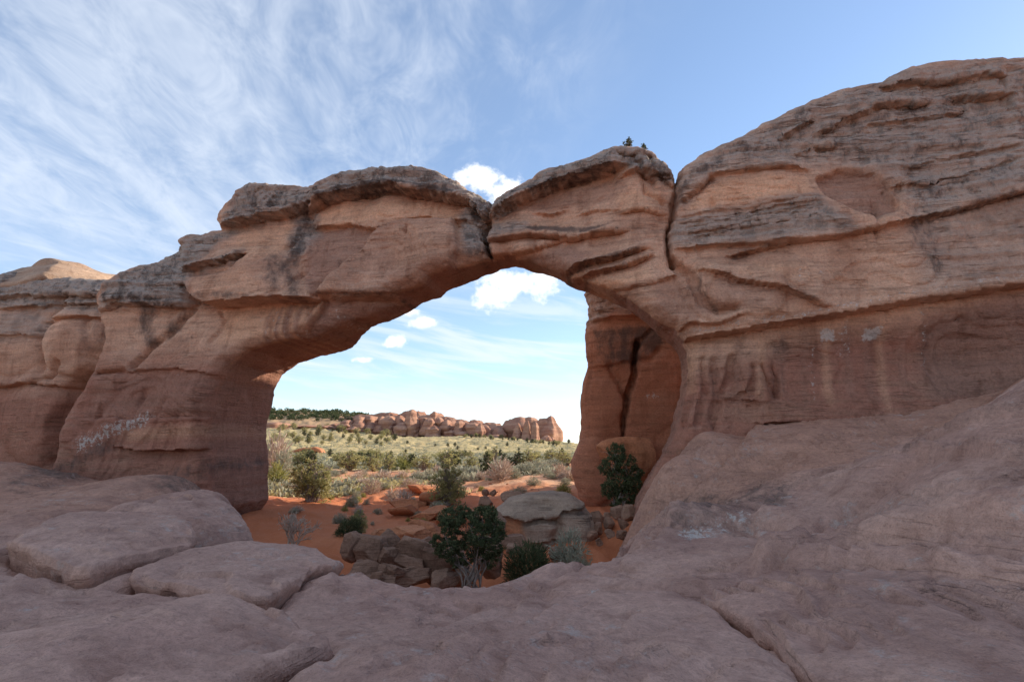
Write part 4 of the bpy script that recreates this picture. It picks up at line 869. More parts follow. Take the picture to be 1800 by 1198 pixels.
SMALL = [(1039, 1061, 897, 922, 27.5, 'round grey stone beside the big pale boulder'), (1060, 1084, 909, 930, 26.5, 'angular stone in the talus right of the round grey one'), (1038, 1061, 918, 940, 25.8, 'stone below the round grey one'),
         (1030, 1050, 931, 947, 25.0, 'flat stone low in the talus'), (1026, 1041, 924, 936, 26.0, 'small stone touching the big pale boulder'), (1074, 1097, 889, 912, 28.0, 'slab of talus leaning near the tower foot'),
         (1059, 1074, 900, 914, 28.0, 'small stone behind the round grey one'), (1094, 1115, 886, 916, 27.0, 'upright stone against the right pier'), (1085, 1105, 912, 930, 25.5, 'pale stone close to the right pier'),
         (1062, 1080, 930, 946, 24.6, 'brown stone in the lower talus'), (1082, 1102, 932, 950, 23.8, 'stone at the bottom of the talus'), (1045, 1062, 944, 958, 24.0, 'lowest stone of the talus'),
         (876, 926, 938, 964, 23.5, 'flat slab lying under the overhang of the big boulder'), (889, 911, 955, 974, 22.6, 'small block under the flat slab'), (968, 994, 962, 986, 22.2, 'pale block between two dark shrubs'),
         (846, 860, 859, 871, 37.5, 'sunlit white stone left of its twin on the sand'), (860, 874, 860, 871, 37.2, 'sunlit white stone right of its twin on the sand'), (843, 871, 872, 892, 31.0, 'sunlit pale rock behind the juniper crown'),
         (880, 928, 862, 882, 29.5, 'flat grey slab lying on the shoulder of the big boulder'), (738, 762, 943, 964, 23.5, 'pale sunlit rock at the back of the pile')]
for k, (u0, u1, v0, v1, y, lab) in enumerate(SMALL): boulder('stone', u0, u1, v0, v1, y, 260 + k, lab, (0, (k*.37) % .5 - .25, k*.7), group='loose stones', sub=4, cuts=8)
RED = [(658, 674, 926, 944, 30, 'small red knob on the sand bank above the rock pile'), (674, 707, 921, 947, 30, 'round red rock swelling out of the sand bank'), (704, 740, 912, 948, 30.5, 'red rock rib sloping down the sand bank'),
       (732, 770, 908, 940, 31, 'red rock with a hollow under its brow'), (700, 738, 868, 892, 37, 'tilted red slab low on the rocky slope'), (722, 764, 842, 866, 41, 'dark red slab jutting from the crest of the slope'),
       (745, 782, 858, 884, 38, 'red slab beside the sunlit juniper'), (690, 726, 882, 902, 35, 'half buried red rock on the slope'), (772, 812, 890, 915, 34, 'red ledge below the sunlit juniper'), (738, 775, 884, 908, 35, 'long red ledge in the middle of the slope')]
for k, (u0, u1, v0, v1, y, lab) in enumerate(RED):
    y = hit((u0 + u1)/2, v1, 24); v0 = v0 + (v1 - v0)*.28; v1 = v1 + (v1 - v0)*.35; u0 -= 6; u1 += 6
    boulder('red_rock', u0, u1, v0, v1, y, 300 + k, lab, (.25, -.30 + .05*k, .3 + .4*k), M_redrock, 1.4, 'red ledge rocks on the sand bank', 5, 7)
boulder('boulder', 1046, 1147, 768, 856, 33.0, 330, 'round red boulder lodged at the foot of the tower', (0, 0, .2), M_redrock, .7, None, 5, 5)
rs_ = np.random.RandomState(77)
for k in range(46):
    u = rs_.uniform(690, 1000); v = rs_.uniform(845, 905)
    y = hit(u, v, 24); w = rs_.uniform(3, 8); boulder('pebble', u, u + w, v - w*.5, v + w*.2, y, 400 + k % 6, 'loose chip of stone scattered on the sand behind the arch', (0, 0, k), M_bould if k % 2 else M_redrock, .9, 'stone chips on the sand', 3, 6)
_o = link('sandstone_dome', rock_mesh('sandstone_dome', (11.6, 9.0, 4.4), 909, 5, 0, (0, 0, 0), M_boulder_mask, .6, 2.5, [((.84, -.30, .46), .25), ((-.45, -.75, .45), .62), ((0, 0, 1), .5)]), None, P(130, 517, 42.5))
tag(_o, 'pale sunlit dome of rock rising behind the left wall', 'rock dome')
def build_big_boulder():
    A = Wall((1.5, 25.4), 1.0, -.05, .055)
    A.grid(-3.2, 3.6, -6.2, -1.2, -1.2, 3.6)
    out = [(866, 903), (872, 892), (895, 878), (930, 867), (965, 864), (1000, 869), (1026, 885), (1040, 904), (1046, 930), (1040, 965), (1000, 1000), (930, 1005), (905, 990), (905, 960), (890, 935), (876, 915)]
    outer = A.poly(out, .8)
    A.ledge([(868, 906), (890, 905), (910, 912), (928, 916)], .22, .5, .34, .6, 10); A.ledge([(925, 914), (950, 908), (975, 912), (990, 896), (1040, 892)], .14, .4, .16, .4, 10)
    A.crack([(975, 914), (985, 925), (975, 950), (980, 990)], .35, .2); A.ledge([(925, 922), (950, 918), (975, 920)], -.05, .2, -.25, .8, 8)
    A.ledge([(930, 955), (960, 952), (985, 950)], .12, .3, .15, .3, 10); A.hollow(955, 885, 30, 14, .25)
    A.mk[..., 0] = .25; A.paint(3, [(870, 908), (915, 914), (925, 960), (900, 975), (880, 940)], 1.0, 6)
    A.streak(1, [(935, 912), (960, 908)], 7, .5); A.streak(1, [(990, 900), (1030, 900), (1035, 940)], 12, .45); A.streak(1, [(945, 930), (948, 965)], 6, .4)
    w, q, mk, *_ = A.mesh(outer, None, None, 2.8, ktop=.8, rough=.55, kback=1.0); mk[:, 0] *= (1 - mk[:, 3])
    base = np.array((1.5, 26, -5.2)); me = mesh_np('boulder', w - base, q, M_boulder_mask, {'mask': mk[:, :4]}); o = link('boulder', me, None, base)
    tag(o, 'huge pale boulder with an orange undercut side beside the juniper', 'rock')
build_big_boulder()

# ------------------------------------------------------------------ plants
def tubes(paths, sides=6):
    """paths: list of (points (n,3), radii (n,)) -> verts, quads"""
    V, Q = [], []; off = 0
    for pts, rad in paths:
        pts = np.asarray(pts, float); n = len(pts); d = np.gradient(pts, axis=0); d /= np.maximum(np.linalg.norm(d, axis=1), 1e-9)[:, None]
        a = np.cross(d, np.array((.31, .87, .38))); a /= np.maximum(np.linalg.norm(a, axis=1), 1e-9)[:, None]; b = np.cross(d, a)
        th = np.arange(sides)/sides*2*math.pi
        ring = pts[:, None] + np.asarray(rad)[:, None, None]*(np.cos(th)[None, :, None]*a[:, None] + np.sin(th)[None, :, None]*b[:, None])
        V.append(ring.reshape(-1, 3)); i = np.arange(n-1)[:, None]*sides; j = np.arange(sides)[None]; j2 = (j+1) % sides
        Q.append(np.stack((i+j, i+j2, i+sides+j2, i+sides+j), -1).reshape(-1, 4) + off); off += n*sides
    return np.concatenate(V), np.concatenate(Q)
def leaves(cent, size, rs, up=.3, asp=.5):
    n = len(cent); a = rs.normal(size=(n, 3)); a[:, 2] = a[:, 2]*.8 + up; a /= np.linalg.norm(a, axis=1)[:, None]
    b = np.cross(a, rs.normal(size=(n, 3))); b /= np.maximum(np.linalg.norm(b, axis=1), 1e-9)[:, None]
    s = (size*rs.uniform(.6, 1.35, n))[:, None]
    v = np.stack((cent - b*s*asp*.5, cent + a*s*.5 - b*s*asp*.15, cent + b*s*asp*.5 + a*s*.15, cent + a*s), 1)
    v = np.stack((cent - b*s*asp*.5, cent + b*s*asp*.5, cent + a*s + b*s*asp*.3, cent + a*s - b*s*asp*.3), 1)
    return v.reshape(-1, 3), np.arange(n*4).reshape(-1, 4)
def curve_pts(a, b, rs, n=6, wob=.12):
    a, b = np.asarray(a, float), np.asarray(b, float); t = np.linspace(0, 1, n)[:, None]; L = np.linalg.norm(b - a)
    p = a + (b - a)*t; mid = rs.normal(size=3)*L*wob; mid2 = rs.normal(size=3)*L*wob*.5
    return p + np.sin(t*math.pi)*mid + np.sin(t*2*math.pi)*mid2
def juniper_mesh(seed, lobes, stems, nclump, nleaf, leaf, rad=.05, mat=None, sides=6):
    """lobes: (x, y, z, r) leaf masses; stems: list of base points. Units in metres."""
    rs = np.random.RandomState(seed); paths = []; lobes = np.array(lobes, float); H = lobes[:, 2].max()
    for k, l in enumerate(lobes):
        st = np.array(stems[k % len(stems)], float); c = l[:3]
        fork = st + (c - st)*np.array((.35, .35, .45)); p = np.vstack((curve_pts(st, fork, rs, 4)[:-1], curve_pts(fork, c, rs, 5)))
        paths.append((p, np.linspace(rad, rad*.28, len(p))))
        for _ in range(5):
            e = c + rs.normal(size=3)*l[3]*.55; q = curve_pts(p[-3], e, rs, 4); paths.append((q, np.linspace(rad*.3, rad*.08, 4)))
    tv, tq = tubes(paths, sides)
    w = lobes[:, 3]**2; w /= w.sum(); C = []; T = []
    for l, k in zip(lobes, np.maximum(2, (w*nclump).astype(int))):
        d = rs.normal(size=(k, 3)); d /= np.linalg.norm(d, axis=1)[:, None]; rr = l[3]*rs.uniform(.45, 1.0, k)**.6
        cc = l[:3] + d*rr[:, None]*np.array((1, 1, .85)); cs = rs.uniform(.12, .30, k)*l[3]*.9
        tn = rs.uniform(0, 1, k)
        for c, s_, t_ in zip(cc, cs, tn):
            q = rs.normal(size=(nleaf, 3)); q *= (rs.uniform(0, 1, nleaf)**.4)[:, None]/np.maximum(np.linalg.norm(q, axis=1), 1e-6)[:, None]
            C.append(c + q*s_*np.array((1.15, 1.15, .8))); T.append(np.full(nleaf, t_)*.7 + rs.uniform(0, .3, nleaf))
    C = np.concatenate(C); T = np.concatenate(T)
    lv, lq = leaves(C, leaf, rs); tint = np.zeros((len(lv), 4)); tint[:, 0] = np.repeat(T, 4); tint[:, 1] = np.repeat(rs.uniform(0, 1, len(C)), 4)
    return mesh_np('trunk', tv, tq, M_bark), mesh_np('crown', lv, lq, mat or M_jun, {'tint': tint}, False)
def plant_tree(name, loc, meshes, label, group=None, scale=(1, 1, 1), rz=0, cat='tree'):
    root = empty(name, loc); root.rotation_euler = (0, 0, rz); root.scale = scale
    link('trunk', meshes[0], root); link('crown', meshes[1], root); return tag(root, label, cat, group)
def rand_lobes(seed, n, w=1.0, h=1.0, low=.25, cone=0.0):
    rs = np.random.RandomState(seed); o = []
    for k in range(n):
        t = (k + .5)/n; z = low + (h*.86 - low)*t; R_ = w*.5*(1 - cone*t)*math.sqrt(max(.15, 1 - (2*t - .75)**2*.6)); a = k*2.4 + rs.uniform(-.5, .5); r = R_*rs.uniform(.25, .70)
        o.append((math.cos(a)*r, math.sin(a)*r, z + rs.uniform(-.05, .05), max(.10, R_*rs.uniform(.40, .62))))
    return o
def hero(name, base_px, y, lobes_px, stems_px, label, seed, nclump, nleaf, leaf, rad, mat):
    b = P(base_px[0], base_px[1], y); b[2] = min(b[2], float(tz(b[0], b[1])) + .0) if False else b[2]
    rs = np.random.RandomState(seed); L = [tuple(P(u, v, y + dy) - b) + (r*y/F,) for (u, v, dy, r) in lobes_px]; S = [P(u, v, y) - b for u, v in stems_px]
    return plant_tree(name, b, juniper_mesh(seed, L, S, nclump, nleaf, leaf, rad, mat), label)
hero('juniper_tree', (835, 1034), 18.8, [(795, 910, .1, 24), (812, 902, .3, 18), (790, 925, -.1, 18), (848, 910, .0, 24), (862, 902, .2, 14), (868, 925, .0, 20), (850, 940, -.2, 26), (832, 955, .1, 24), (862, 962, .1, 22), (790, 962, -.1, 20), (772, 950, .1, 14), (808, 945, .2, 15), (878, 940, .1, 12), (836, 920, .2, 14), (802, 982, .0, 16), (862, 984, .1, 15), (776, 968, 0, 13), (826, 985, .2, 12)],
     [(828, 1040), (843, 1038), (815, 1036)], 'dark green juniper with twisted grey trunks among the rocks below the arch', 11, 820, 34, .055, .032, M_jdark)
hero('juniper_tree', (1085, 898), 30.0, [(1085, 795, 0, 18), (1072, 820, .2, 20), (1100, 815, -.1, 18), (1090, 845, 0, 24), (1072, 860, .3, 16), (1112, 850, 0, 18), (1100, 872, 0, 18), (1078, 880, 0, 14), (1120, 830, 0, 12)],
     [(1085, 900), (1095, 900)], 'dark juniper growing at the foot of the red tower', 12, 560, 26, .08, .06, M_jdark)
def dome_bush(seed, n, leaf, mat, spiky=.6, w=1.0, h=.75, name='sagebrush'):
    rs = np.random.RandomState(seed); d = rs.normal(size=(n, 3)); d[:, 2] = np.abs(d[:, 2]); d /= np.linalg.norm(d, axis=1)[:, None]
    lump = 1 + .28*vnoise(d*2.6 + seed, seed); r = rs.uniform(.35, 1.0, n)**.5*lump
    c = d*r[:, None]*np.array((w*.5, w*.5, h)); v, q = leaves(c, leaf, rs, .5, .28)
    a = np.repeat(d, 4, axis=0).reshape(n, 4, 3); vv = v.reshape(n, 4, 3); s = np.linalg.norm(vv[:, 2] - vv[:, 1], axis=1)[:, None, None]
    vv[:, 2:] += a[:, 2:]*s*spiky; tint = np.zeros((n*4, 4)); tint[:, 0] = np.repeat(np.clip(.5 + .5*vnoise(d*4 + 3, seed+1) + rs.uniform(-.2, .2, n), 0, 1), 4); tint[:, 1] = np.repeat(rs.uniform(0, 1, n), 4)
    pa = [(np.array([(0, 0, -.02), dd*np.array((w*.25, w*.25, h*.5)), dd*np.array((w*.48, w*.48, h*.95))]), np.array((.014, .009, .004))) for dd in d[:70]]
    tv, tq = tubes(pa, 4); tt = np.zeros((len(tv), 4)); tt[:, 0] = .3
    return mesh_np(name, np.vstack((vv.reshape(-1, 3), tv)), np.vstack((q, tq + len(vv)*4)), mat, {'tint': np.vstack((tint, tt))}, False)
# prototypes, one metre tall, set on the ground at their own size
JP = [juniper_mesh(500 + k, rand_lobes(500 + k, 12, 1.15, 1.0, .22, .25), [(0, 0, -.05), (.05, .03, -.05)], 110, 16, .055, .03, M_jun) for k in range(4)]
JD = [juniper_mesh(520 + k, rand_lobes(520 + k, 11, .95, 1.0, .18, .45), [(0, 0, -.05)], 100, 16, .055, .03, M_jdark) for k in range(2)]
JB = [juniper_mesh(540 + k, rand_lobes(540 + k, 20, 1.1, 1.0, .15, .35), [(0, 0, -.05), (.06, .02, -.05), (-.05, 0, -.05)], 330, 20, .036, .03, M_jun) for k in range(2)]
SB = [dome_bush(560 + k, 700, .09, M_sage) for k in range(4)]; RB = [dome_bush(570 + k, 420, .13, M_rabbit, .8) for k in range(2)]; DB = [dome_bush(580 + k, 300, .16, M_dry, 1.2) for k in range(2)]
DK = [dome_bush(590 + k, 3600, .065, M_jdark, .9, 1.1, .9) for k in range(2)]
def at(u, v, ymin=24.0):
    y = hit(u, v, ymin); dx, _ = ray(u, v); x = dx*y; return np.array((x, y, float(tz(x, y)))), y
def tree_px(proto, u, vt, vb, wpx, label, group=None, ymin=24.0, name='juniper_tree', rz=0.0, cat='tree'):
    p, y = at(u, vb, ymin); h = (vb - vt)*y/F; w = wpx*y/F
    return plant_tree(name, p - np.array((0, 0, .03*h)), proto, label, group, (w/1.1, w/1.1, h), rz, cat)
def bush_px(me, u, vt, vb, wpx, label, group=None, ymin=24.0, name='sagebrush', rz=0.0, cat='shrub'):
    p, y = at(u, vb, ymin); h = (vb - vt)*y/F; w = wpx*y/F
    o = link(name, me, None, p - np.array((0, 0, .04*h))); o.scale = (w, w, h/.8); o.rotation_euler = (0, 0, rz); return tag(o, label, cat, group)
tree_px(JB[0], 545, 800, 880, 92, 'broad sunlit olive juniper on the crest of the red sand bank', rz=.4); tree_px(JB[1], 787, 806, 888, 78, 'sunlit olive juniper standing on the rocky slope', rz=2.1)
tree_px(JD[0], 855, 788, 832, 40, 'dense dark conical juniper beside a thin snag', ymin=50); tree_px(JP[0], 612, 790, 826, 66, 'wide olive juniper behind the sandy flat, right of the broad one', ymin=50)
tree_px(JP[1], 655, 797, 828, 44, 'small juniper between the wide olive one and a yellow bush', ymin=50); tree_px(JP[2], 683, 798, 827, 36, 'thin pale juniper just left of the yellow-green bush', ymin=50)
bush_px(RB[0], 706, 806, 824, 30, 'bright yellow-green bush among the junipers on the flat', ymin=50, name='rabbitbrush'); tree_px(JP[3], 745, 797, 826, 44, 'grey-olive juniper behind the sunlit one on the slope', ymin=50, rz=1)
tree_px(JP[1], 828, 797, 826, 34, 'low juniper to the left of the dark conical one', ymin=50, rz=2); bush_px(RB[1], 990, 851, 869, 26, 'yellow-green bush close to the foot of the tower', ymin=30, name='rabbitbrush')
tree_px(JB[0], 630, 893, 941, 42, 'small cone-shaped juniper half lit on the shaded red bank', ymin=26, rz=1.2); bush_px(DK[0], 612, 915, 940, 40, 'dark green low bush at the foot of the half lit juniper', ymin=26, name='low_bush')
bush_px(DK[1], 932, 968, 1030, 78, 'dark spiky shrub below the big pale boulder', ymin=17.5, name='shrub'); bush_px(SB[2], 1012, 962, 1015, 56, 'grey-green shrub against the right slickrock slope', ymin=17.5, name='shrub', rz=2)
bush_px(SB[0], 1000, 932, 985, 60, 'pale grey sagebrush in shade right of the big boulder', ymin=20)
BANK = [(655, 846, 868, 26), (618, 870, 890, 24), (627, 862, 878, 16), (690, 862, 880, 22), (600, 902, 918, 22), (663, 892, 903, 18), (712, 866, 886, 34), (768, 880, 900, 30), (590, 905, 920, 12), (640, 842, 852, 30), (676, 848, 858, 22), (600, 846, 857, 20), (720, 843, 856, 26)]
for k, (u, vt, vb, w) in enumerate(BANK):
    (bush_px)((DB if k % 3 == 0 else SB)[k % 2], u, vt, vb, w, rank(BANK, k) + ' grey scrubby bush from the left on the red sand bank', 'bushes on the red sand bank', 28, rz=k*1.3)
SANDB = [(880, 812, 843, 40), (925, 810, 834, 50), (950, 806, 828, 46), (975, 806, 822, 40), (985, 818, 836, 24), (965, 826, 838, 22), (938, 838, 852, 26), (905, 822, 840, 24), (845, 830, 842, 24), (994, 838, 852, 20), (912, 855, 868, 30), (900, 804, 818, 30)]
for k, (u, vt, vb, w) in enumerate(SANDB):
    bush_px(SB[k % 4] if k % 4 else DB[k % 2], u, vt, vb, w, rank(SANDB, k) + ' grey sage bush from the left on the sunlit sand by the tower', 'sage bushes on the sunlit sand', 30, rz=k*.9)
for k, (u, vt, vb, w) in enumerate([(482, 772, 826, 40), (496, 786, 832, 36), (486, 815, 848, 34)]): bush_px((DB[0], SB[1], RB[0])[k], u, vt, vb, w, ('tall bare grey shrub touching the left pier', 'grey-green shrub beside the tall bare one by the left pier', 'yellowish bush low against the left pier')[k], None, 50, 'shrub')
_r = np.random.RandomState(41)
for k in range(34):
    u, v = _r.uniform(478, 860), _r.uniform(848, 925); h = _r.uniform(5, 13)
    bush_px((SB + RB + DB + RB)[_r.randint(0, 10)], u, v - h, v, h*_r.uniform(1.2, 2.0), 'small dry tuft sprouting from the red bank behind the arch', 'tufts on the red bank', 26, 'tuft', k)
snag = juniper_mesh(610, [(-.15, 0, .85, .12), (.15, .05, .9, .12), (0, -.05, .7, .10), (.2, 0, .72, .08), (-.22, 0, .72, .08)], [(0, 0, 0)], 30, 9, .06, .035, M_jun)
tree_px(snag, 871, 783, 815, 16, 'thin spindly pine snag rising above the scrub', ymin=60, name='pine_snag')
# bare pale shrub by the left pier
def bare_shrub():
    rs = np.random.RandomState(9); y = 23.5; b = P(515, 950, y); paths = []
    def grow(p, d, L, r, lev):
        q = [p]; dd = d.copy()
        for _ in range(4): dd = dd + rs.normal(size=3)*.16 + np.array((0, 0, .05)); dd /= np.linalg.norm(dd); q.append(q[-1] + dd*L/4)
        paths.append((np.array(q), np.linspace(r, r*.55, 5)))
        if lev < 4:
            for k in range(3 if lev < 3 else 4):
                j = rs.randint(2, 5); e = dd + rs.normal(size=3)*.55; e[2] += .15; e /= np.linalg.norm(e); grow(q[j], e, L*rs.uniform(.5, .75), max(.011, r*.66), lev + 1)
    for k in range(11):
        a = k*.9; d = np.array((math.cos(a)*.75, math.sin(a)*.5, 1.0)); grow(np.array((rs.uniform(-.2, .2), 0, -.2)), d/np.linalg.norm(d), .66, .034, 1)
    v, q = tubes(paths, 4); tint = np.zeros((len(v), 4)); tint[:, 0] = .5 + .5*vnoise(v*3, 4); tint[:, 1] = .75
    o = link('bare_shrub', mesh_np('bare_shrub', v, q, M_dry, {'tint': tint}), None, b); tag(o, 'bare pale pinkish shrub with upright twigs beside the left pier', 'shrub')
bare_shrub()
for (u, v, s_, lab, k) in ((1105, 263, .75, 'left of two tiny green bushes on top of the lintel', 0), (1131, 271, .65, 'right of two tiny green bushes on top of the lintel', 1)):
    p = P(u, v, 28.2); plant_tree('bush', p, JD[k], lab, None, (s_*1.05, s_*1.05, s_*1.1), k, 'shrub')
# scattered junipers and sage on the flat, seen between the piers
rs_ = np.random.RandomState(5); used = 0
def flat_spot(v0, v1, u0=476, u1=1006): return rs_.uniform(u0, u1), rs_.uniform(v0, v1)
for k in range(46):
    u, v = flat_spot(800, 822); 
    if 560 < u < 600 and v > 815: v = 812
    h = 10 + (v - 796)*rs_.uniform(.5, 1.0); pr = (JP + JD)[rs_.randint(0, 6)]
    tree_px(pr, u, v - h, v, h*rs_.uniform(1.0, 1.6), 'juniper in the scattered belt across the grassy flat', 'junipers scattered on the grassy flat', 60, rz=rs_.uniform(0, 6))
for k in range(70):
    u, v = flat_spot(812, 846); h = 5 + (v - 808)*rs_.uniform(.10, .28)
    bush_px((SB + DB[:1])[rs_.randint(0, 5)], u, v - h, v, h*rs_.uniform(1.4, 2.2), 'grey-green sagebrush clump on the sandy flat beyond the bank', 'sagebrush on the sandy flat', 50, rz=rs_.uniform(0, 6))
for k in range(60):
    u = rs_.uniform(476, 720); v = rs_.uniform(752, 782) + max(0, (u - 640))*.06; h = rs_.uniform(7, 14)
    tree_px(JP[rs_.randint(0, 4)] if rs_.rand() < .7 else JD[rs_.randint(0, 2)], u, v - h, v, h*1.25, 'small juniper clustered below the rocky hillside', 'junipers below the hillside', 150, rz=rs_.uniform(0, 6))
for k in range(60):
    u = rs_.uniform(700, 985); v = np.interp(u, [700, 800, 900, 985], [760, 764, 772, 781]) + rs_.uniform(-1, 3); h = rs_.uniform(4, 8)
    tree_px(JD[rs_.randint(0, 2)] if rs_.rand() < .6 else JP[rs_.randint(0, 4)], u, v - h, v, h*1.5, 'dark juniper along the foot of the distant fins', 'junipers along the foot of the fins', 200, rz=rs_.uniform(0, 6))
for k in range(14):
    u = rs_.uniform(700, 1000); v = rs_.uniform(776, 796); h = rs_.uniform(5, 9)
    tree_px(JD[rs_.randint(0, 2)], u, v - h, v, h*1.4, 'lone dark juniper on the pale grass plain', 'junipers on the pale grass plain', 120, rz=rs_.uniform(0, 6))
# low sage cover that nobody could count
def ground_cover(name, label, n, us, vs, size, mat, seed, per=7, ymin=45):
    rs = np.random.RandomState(seed); u = rs.uniform(us[0], us[1], n*3); v = vs[0] + (vs[1] - vs[0])*rs.uniform(0, 1, n*3)
    # even spread over the ground, by distance
    dx, dz = rayv(u, v); y = np.exp(rs.uniform(math.log(ymin), math.log(380), n*3)); x = dx*y
    dens = fbm(np.c_[x, y, 0*x], .045, 3, seed) + .4*fbm(np.c_[x, y, 0*x], .25, 2, seed+3); k = np.argsort(-dens + rs.uniform(-.5, .5, n*3))[:n]; x, y = x[k], y[k]; z = tz(x, y)
    h = size*rs.uniform(.6, 1.5, n); C = []; 
    d = rs.normal(size=(n, per, 3)); d[..., 2] = np.abs(d[..., 2])*.8; d /= np.linalg.norm(d, axis=2)[..., None]
    c = np.stack((x, y, z), 1)[:, None] + d*(h[:, None, None])*np.array((.9, .9, .6))*rs.uniform(.3, 1, (n, per, 1)); c = c.reshape(-1, 3)
    lv, lq = leaves(c, np.repeat(h, per)*.75, rs, .5, .5); tint = np.zeros((len(lv), 4)); tint[:, 0] = np.repeat(np.repeat(rs.uniform(0, 1, n), per), 4); tint[:, 1] = rs.uniform(0, 1, len(lv))
    o = link(name, mesh_np(name, lv, lq, mat, {'tint': tint}, False)); tag(o, label, 'vegetation', kind='stuff')
ground_cover('sagebrush_cover', 'grey-green sagebrush covering the flat beyond the arch', 9000, (440, 1040), (0, 0), .42, M_sage, 31, 8)
ground_cover('dry_grass', 'dry yellowish grass tufts covering the plain', 12000, (440, 1040), (0, 0), .30, M_straw, 32, 5)

# ------------------------------------------------------------------ distant ridge of fins
def fin(u0, u1, vt, vb, y, seed, label, lean=0.0, p=2.2, depth=1.2, group='sandstone fins of the distant ridge', yaw=-.4):
    rs = np.random.RandomState(seed); w = (u1 - u0)*y/F; h = (vb - vt)*y/F*1.12; nz, na = 26, 44
    t = np.linspace(0, 1, nz)[:, None]; th = np.linspace(0, 2*math.pi, na, endpoint=False)[None]
    prof = (1 - t**p)**(1/2.0)*(1.0 + .12*np.sin(t*9 + seed)); prof[-1] = .02
    cx, sy = np.cos(th), np.sin(th); sq = 1/np.maximum(np.abs(cx)**5 + np.abs(sy)**5, 1e-6)**(1/5)
    x = w*.5*prof*cx*sq + lean*w*t; yy = w*depth*.5*prof*sy*sq; z = h*t + 0*th
    v = np.stack((x.ravel(), yy.ravel(), z.ravel()), 1); nn = np.stack(((cx*sq + 0*t).ravel(), (sy*sq + 0*t).ravel(), np.zeros(v.shape[0])), 1)
    amp = w*.10; d = amp*(fbm(v/w, 2.2, 3, seed, .55, (1, 1, .35)) + .8*ridge(v/w, 2.6, 2, seed+7, (1, 1, .15))) + w*.03*fbm(v/w, 1.0, 3, seed+9, .5, (1, 1, 14))
    v = v + nn*d[:, None]*np.repeat(np.clip(prof[:, 0]*1.3, .1, 1), na)[:, None]; v = rot(v, (0, 0, yaw + rs.uniform(-.3, .3)))
    v[:, 0] *= w/max(1e-6, np.ptp(v[:, 0]))
    i = np.arange(nz-1)[:, None]*na; j = np.arange(na)[None]; j2 = (j+1) % na; q = np.stack((i+j, i+j2, i+na+j2, i+na+j), -1).reshape(-1, 4)
    v = np.vstack((v, [[lean*w, 0, h*1.002]])); c = len(v)-1; jj = np.arange(na); b = (nz-1)*na; tri = np.stack((b+jj, b+(jj+1) % na, np.full(na, c)), 1)
    base = P((u0+u1)/2, vb, y); base[2] -= h*.1
    o = link('rock_fin', mesh_np('rock_fin', v, [q, tri], M_far), None, base); return tag(o, label, 'rock fin', group)
BIGF = [(884, 946, 733, 772, 405, 'broad round-topped fin mass left of the tallest right peak', 0, 3.2), (942, 990, 732, 785, 400, 'pointed peak at the right end of the distant ridge', .10, 1.6), (900, 920, 744, 775, 380, 'slender fin in front of the broad fin mass', .1, 1.9),
        (914, 934, 739, 779, 378, 'tall striped fin in front of the broad fin mass', .15, 2.0), (928, 950, 742, 781, 376, 'curved fin right of the tall striped one', .2, 2.0), (944, 972, 765, 785, 370, 'low sloping fin under the pointed peak', .2, 1.8),
        (960, 978, 768, 785, 372, 'smallest fin at the base of the pointed peak', .1, 1.8), (834, 855, 744, 768, 385, 'cone-shaped fin standing out in front of the ridge', 0, 1.2), (708, 740, 720, 763, 395, 'highest block in the middle of the distant ridge', 0, 3.5), (755, 771, 723, 745, 400, 'small knob crowning the ridge right of its highest block', 0, 2.5)]
for k, (u0, u1, vt, vb, y, lab, le, p) in enumerate(BIGF): fin(u0, u1, vt, vb, y, 700 + k, lab, le, p, group=None)
FINS = [(622, 648, 729, 757), (640, 664, 727, 757), (662, 680, 727, 756), (674, 696, 725, 760), (694, 712, 727, 758), (698, 716, 738, 763), (716, 738, 736, 765), (734, 754, 728, 760), (744, 764, 732, 762), (762, 780, 729, 763), (752, 772, 742, 766), (776, 794, 732, 765),
        (786, 806, 736, 766), (800, 816, 736, 767), (810, 828, 738, 768), (824, 844, 737, 768), (842, 862, 743, 770), (856, 876, 741, 770), (868, 888, 746, 771), (660, 676, 741, 762), (680, 694, 744, 764), (726, 742, 746, 767), (784, 800, 750, 768), (804, 820, 752, 769), (852, 868, 757, 772), (864, 882, 760, 773),
        (600, 626, 733, 752), (584, 606, 738, 754), (560, 590, 744, 757), (640, 660, 745, 760), (612, 636, 744, 760), (530, 562, 741, 752), (500, 536, 744, 757), (474, 508, 738, 758), (478, 520, 752, 766)]
def ridge_wall():
    A = Wall((-40, 410.0), 1.0, -.25, .8); A.grid(-152, 85, -6, 42, -8, 26)
    top = [(455, 800), (456, 750), (470, 745), (485, 738), (505, 741), (530, 736), (560, 738), (585, 733), (608, 733), (622, 731), (630, 729), (660, 728), (668, 725), (690, 725), (697, 731), (703, 727), (711, 722), (735, 722), (741, 729), (755, 729), (758, 725), (768, 725), (771, 731), (785, 732), (800, 737), (810, 737), (825, 742), (829, 738), (838, 738),
           (845, 744), (855, 742), (872, 744), (876, 748), (882, 749), (890, 739), (905, 734), (935, 733), (945, 741), (948, 736), (960, 734), (966, 735), (975, 752), (983, 775), (985, 800)]
    outer = A.poly(top, 6.0); q = A.q; sh = A.SS.shape
    A.R += (2.2*ridge(q, .085, 2, 7, (1, .25, 1)) + 1.2*ridge(q, .25, 2, 9, (1, .3, 1)) - 3.0*ss(-2, 30, q[:, 1])).reshape(sh).astype(np.float32)
    w, f, mk, *_ = A.mesh(outer, None, None, 22.0, ktop=5.0, rough=5.0, kback=5.0); b = np.array((-40, 415, 5)); tag(link('rock_ridge', mesh_np('rock_ridge', w - b, f, M_far), None, b), 'long jagged red sandstone ridge closing the far side of the plain', 'rock ridge')
ridge_wall()
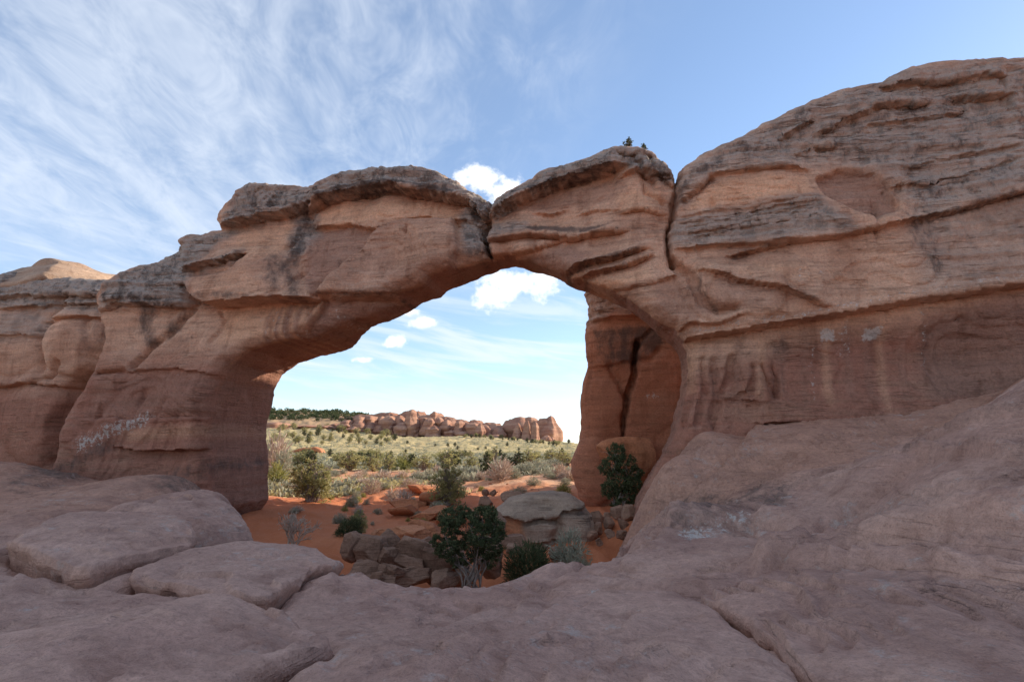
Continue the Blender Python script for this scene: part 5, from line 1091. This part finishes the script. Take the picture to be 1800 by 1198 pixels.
for k, (u0, u1, vt, vb) in enumerate(FINS):
    vt += 3 + (k*5 % 4)
    low = u0 < 610 or vb - vt < 17
    fin(u0 - 5, u1 + 5, vt, vb, 392 + (k*7 % 5)*3 - (10 if low else 0), 740 + k, (rank([f for f in FINS if f[0] >= 622], [f for f in FINS if f[0] >= 622].index(FINS[k])) + ' rounded red fin from the left along the distant ridge') if u0 >= 622 else (rank([f for f in FINS if f[0] < 622], [f for f in FINS if f[0] < 622].index(FINS[k])) + ' low red outcrop from the left on the wooded hillside'), (k % 3 - 1)*.08, 4.5 if k % 2 else 2.6, 1.3, 'sandstone fins of the distant ridge' if u0 >= 622 else 'outcrops on the left hillside')
# wooded hilltop behind the ridge: reads as one mass
def hill_wood():
    rs = np.random.RandomState(3); n = 520; u = rs.uniform(430, 720, n); y = rs.uniform(425, 500, n); dx, _ = rayv(u, 730.0); x = dx*y; z = tz(x, y); C, S = [], []
    for a, b, c in zip(x, y, z):
        h = rs.uniform(1.8, 3.6); m = 34; q = rs.normal(size=(m, 3)); q /= np.linalg.norm(q, axis=1)[:, None]; C.append(np.array((a, b, c + h*.45)) + q*rs.uniform(.4, 1, (m, 1))*np.array((h*.6, h*.6, h*.5))); S.append(np.full(m, h*.32))
    C = np.concatenate(C); lv, lq = leaves(C, np.concatenate(S), rs, .3, .6); tint = np.zeros((len(lv), 4)); tint[:, 0] = rs.uniform(0, 1, len(lv)); tint[:, 1] = 0
    tag(link('hilltop_wood', mesh_np('hilltop_wood', lv, lq, M_jdark, {'tint': tint}, False)), 'dark pinyon and juniper wood along the left skyline', 'wood', kind='stuff')
hill_wood()
# small orange outcrop with dark hollows on the flat
def outcrop():
    A = Wall((-62, 170.0), 1.0, 0.0, .35); A.grid(-8, 12, -4, 6, -1.5, 5)
    outer = A.poly([(512, 803), (514, 792), (525, 788), (540, 786), (556, 785), (566, 790), (570, 803)], 1.0)
    A.hollow(523, 797, 5, 4, 1.4); A.hollow(535, 796, 6, 6, 1.6); A.hollow(551, 797, 4, 3, .9); A.crack([(545, 785), (544, 800)], .5, .3)
    w, q, mk, *_ = A.mesh(outer, None, None, 4.0, ktop=.7, rough=1.5); b = np.array((-62, 171, -2)); me = mesh_np('rock_outcrop', w - b, q, M_redrock); tag(link('rock_outcrop', me, None, b), 'small orange outcrop with dark hollows on the flat behind the left pier', 'rock outcrop')
outcrop()
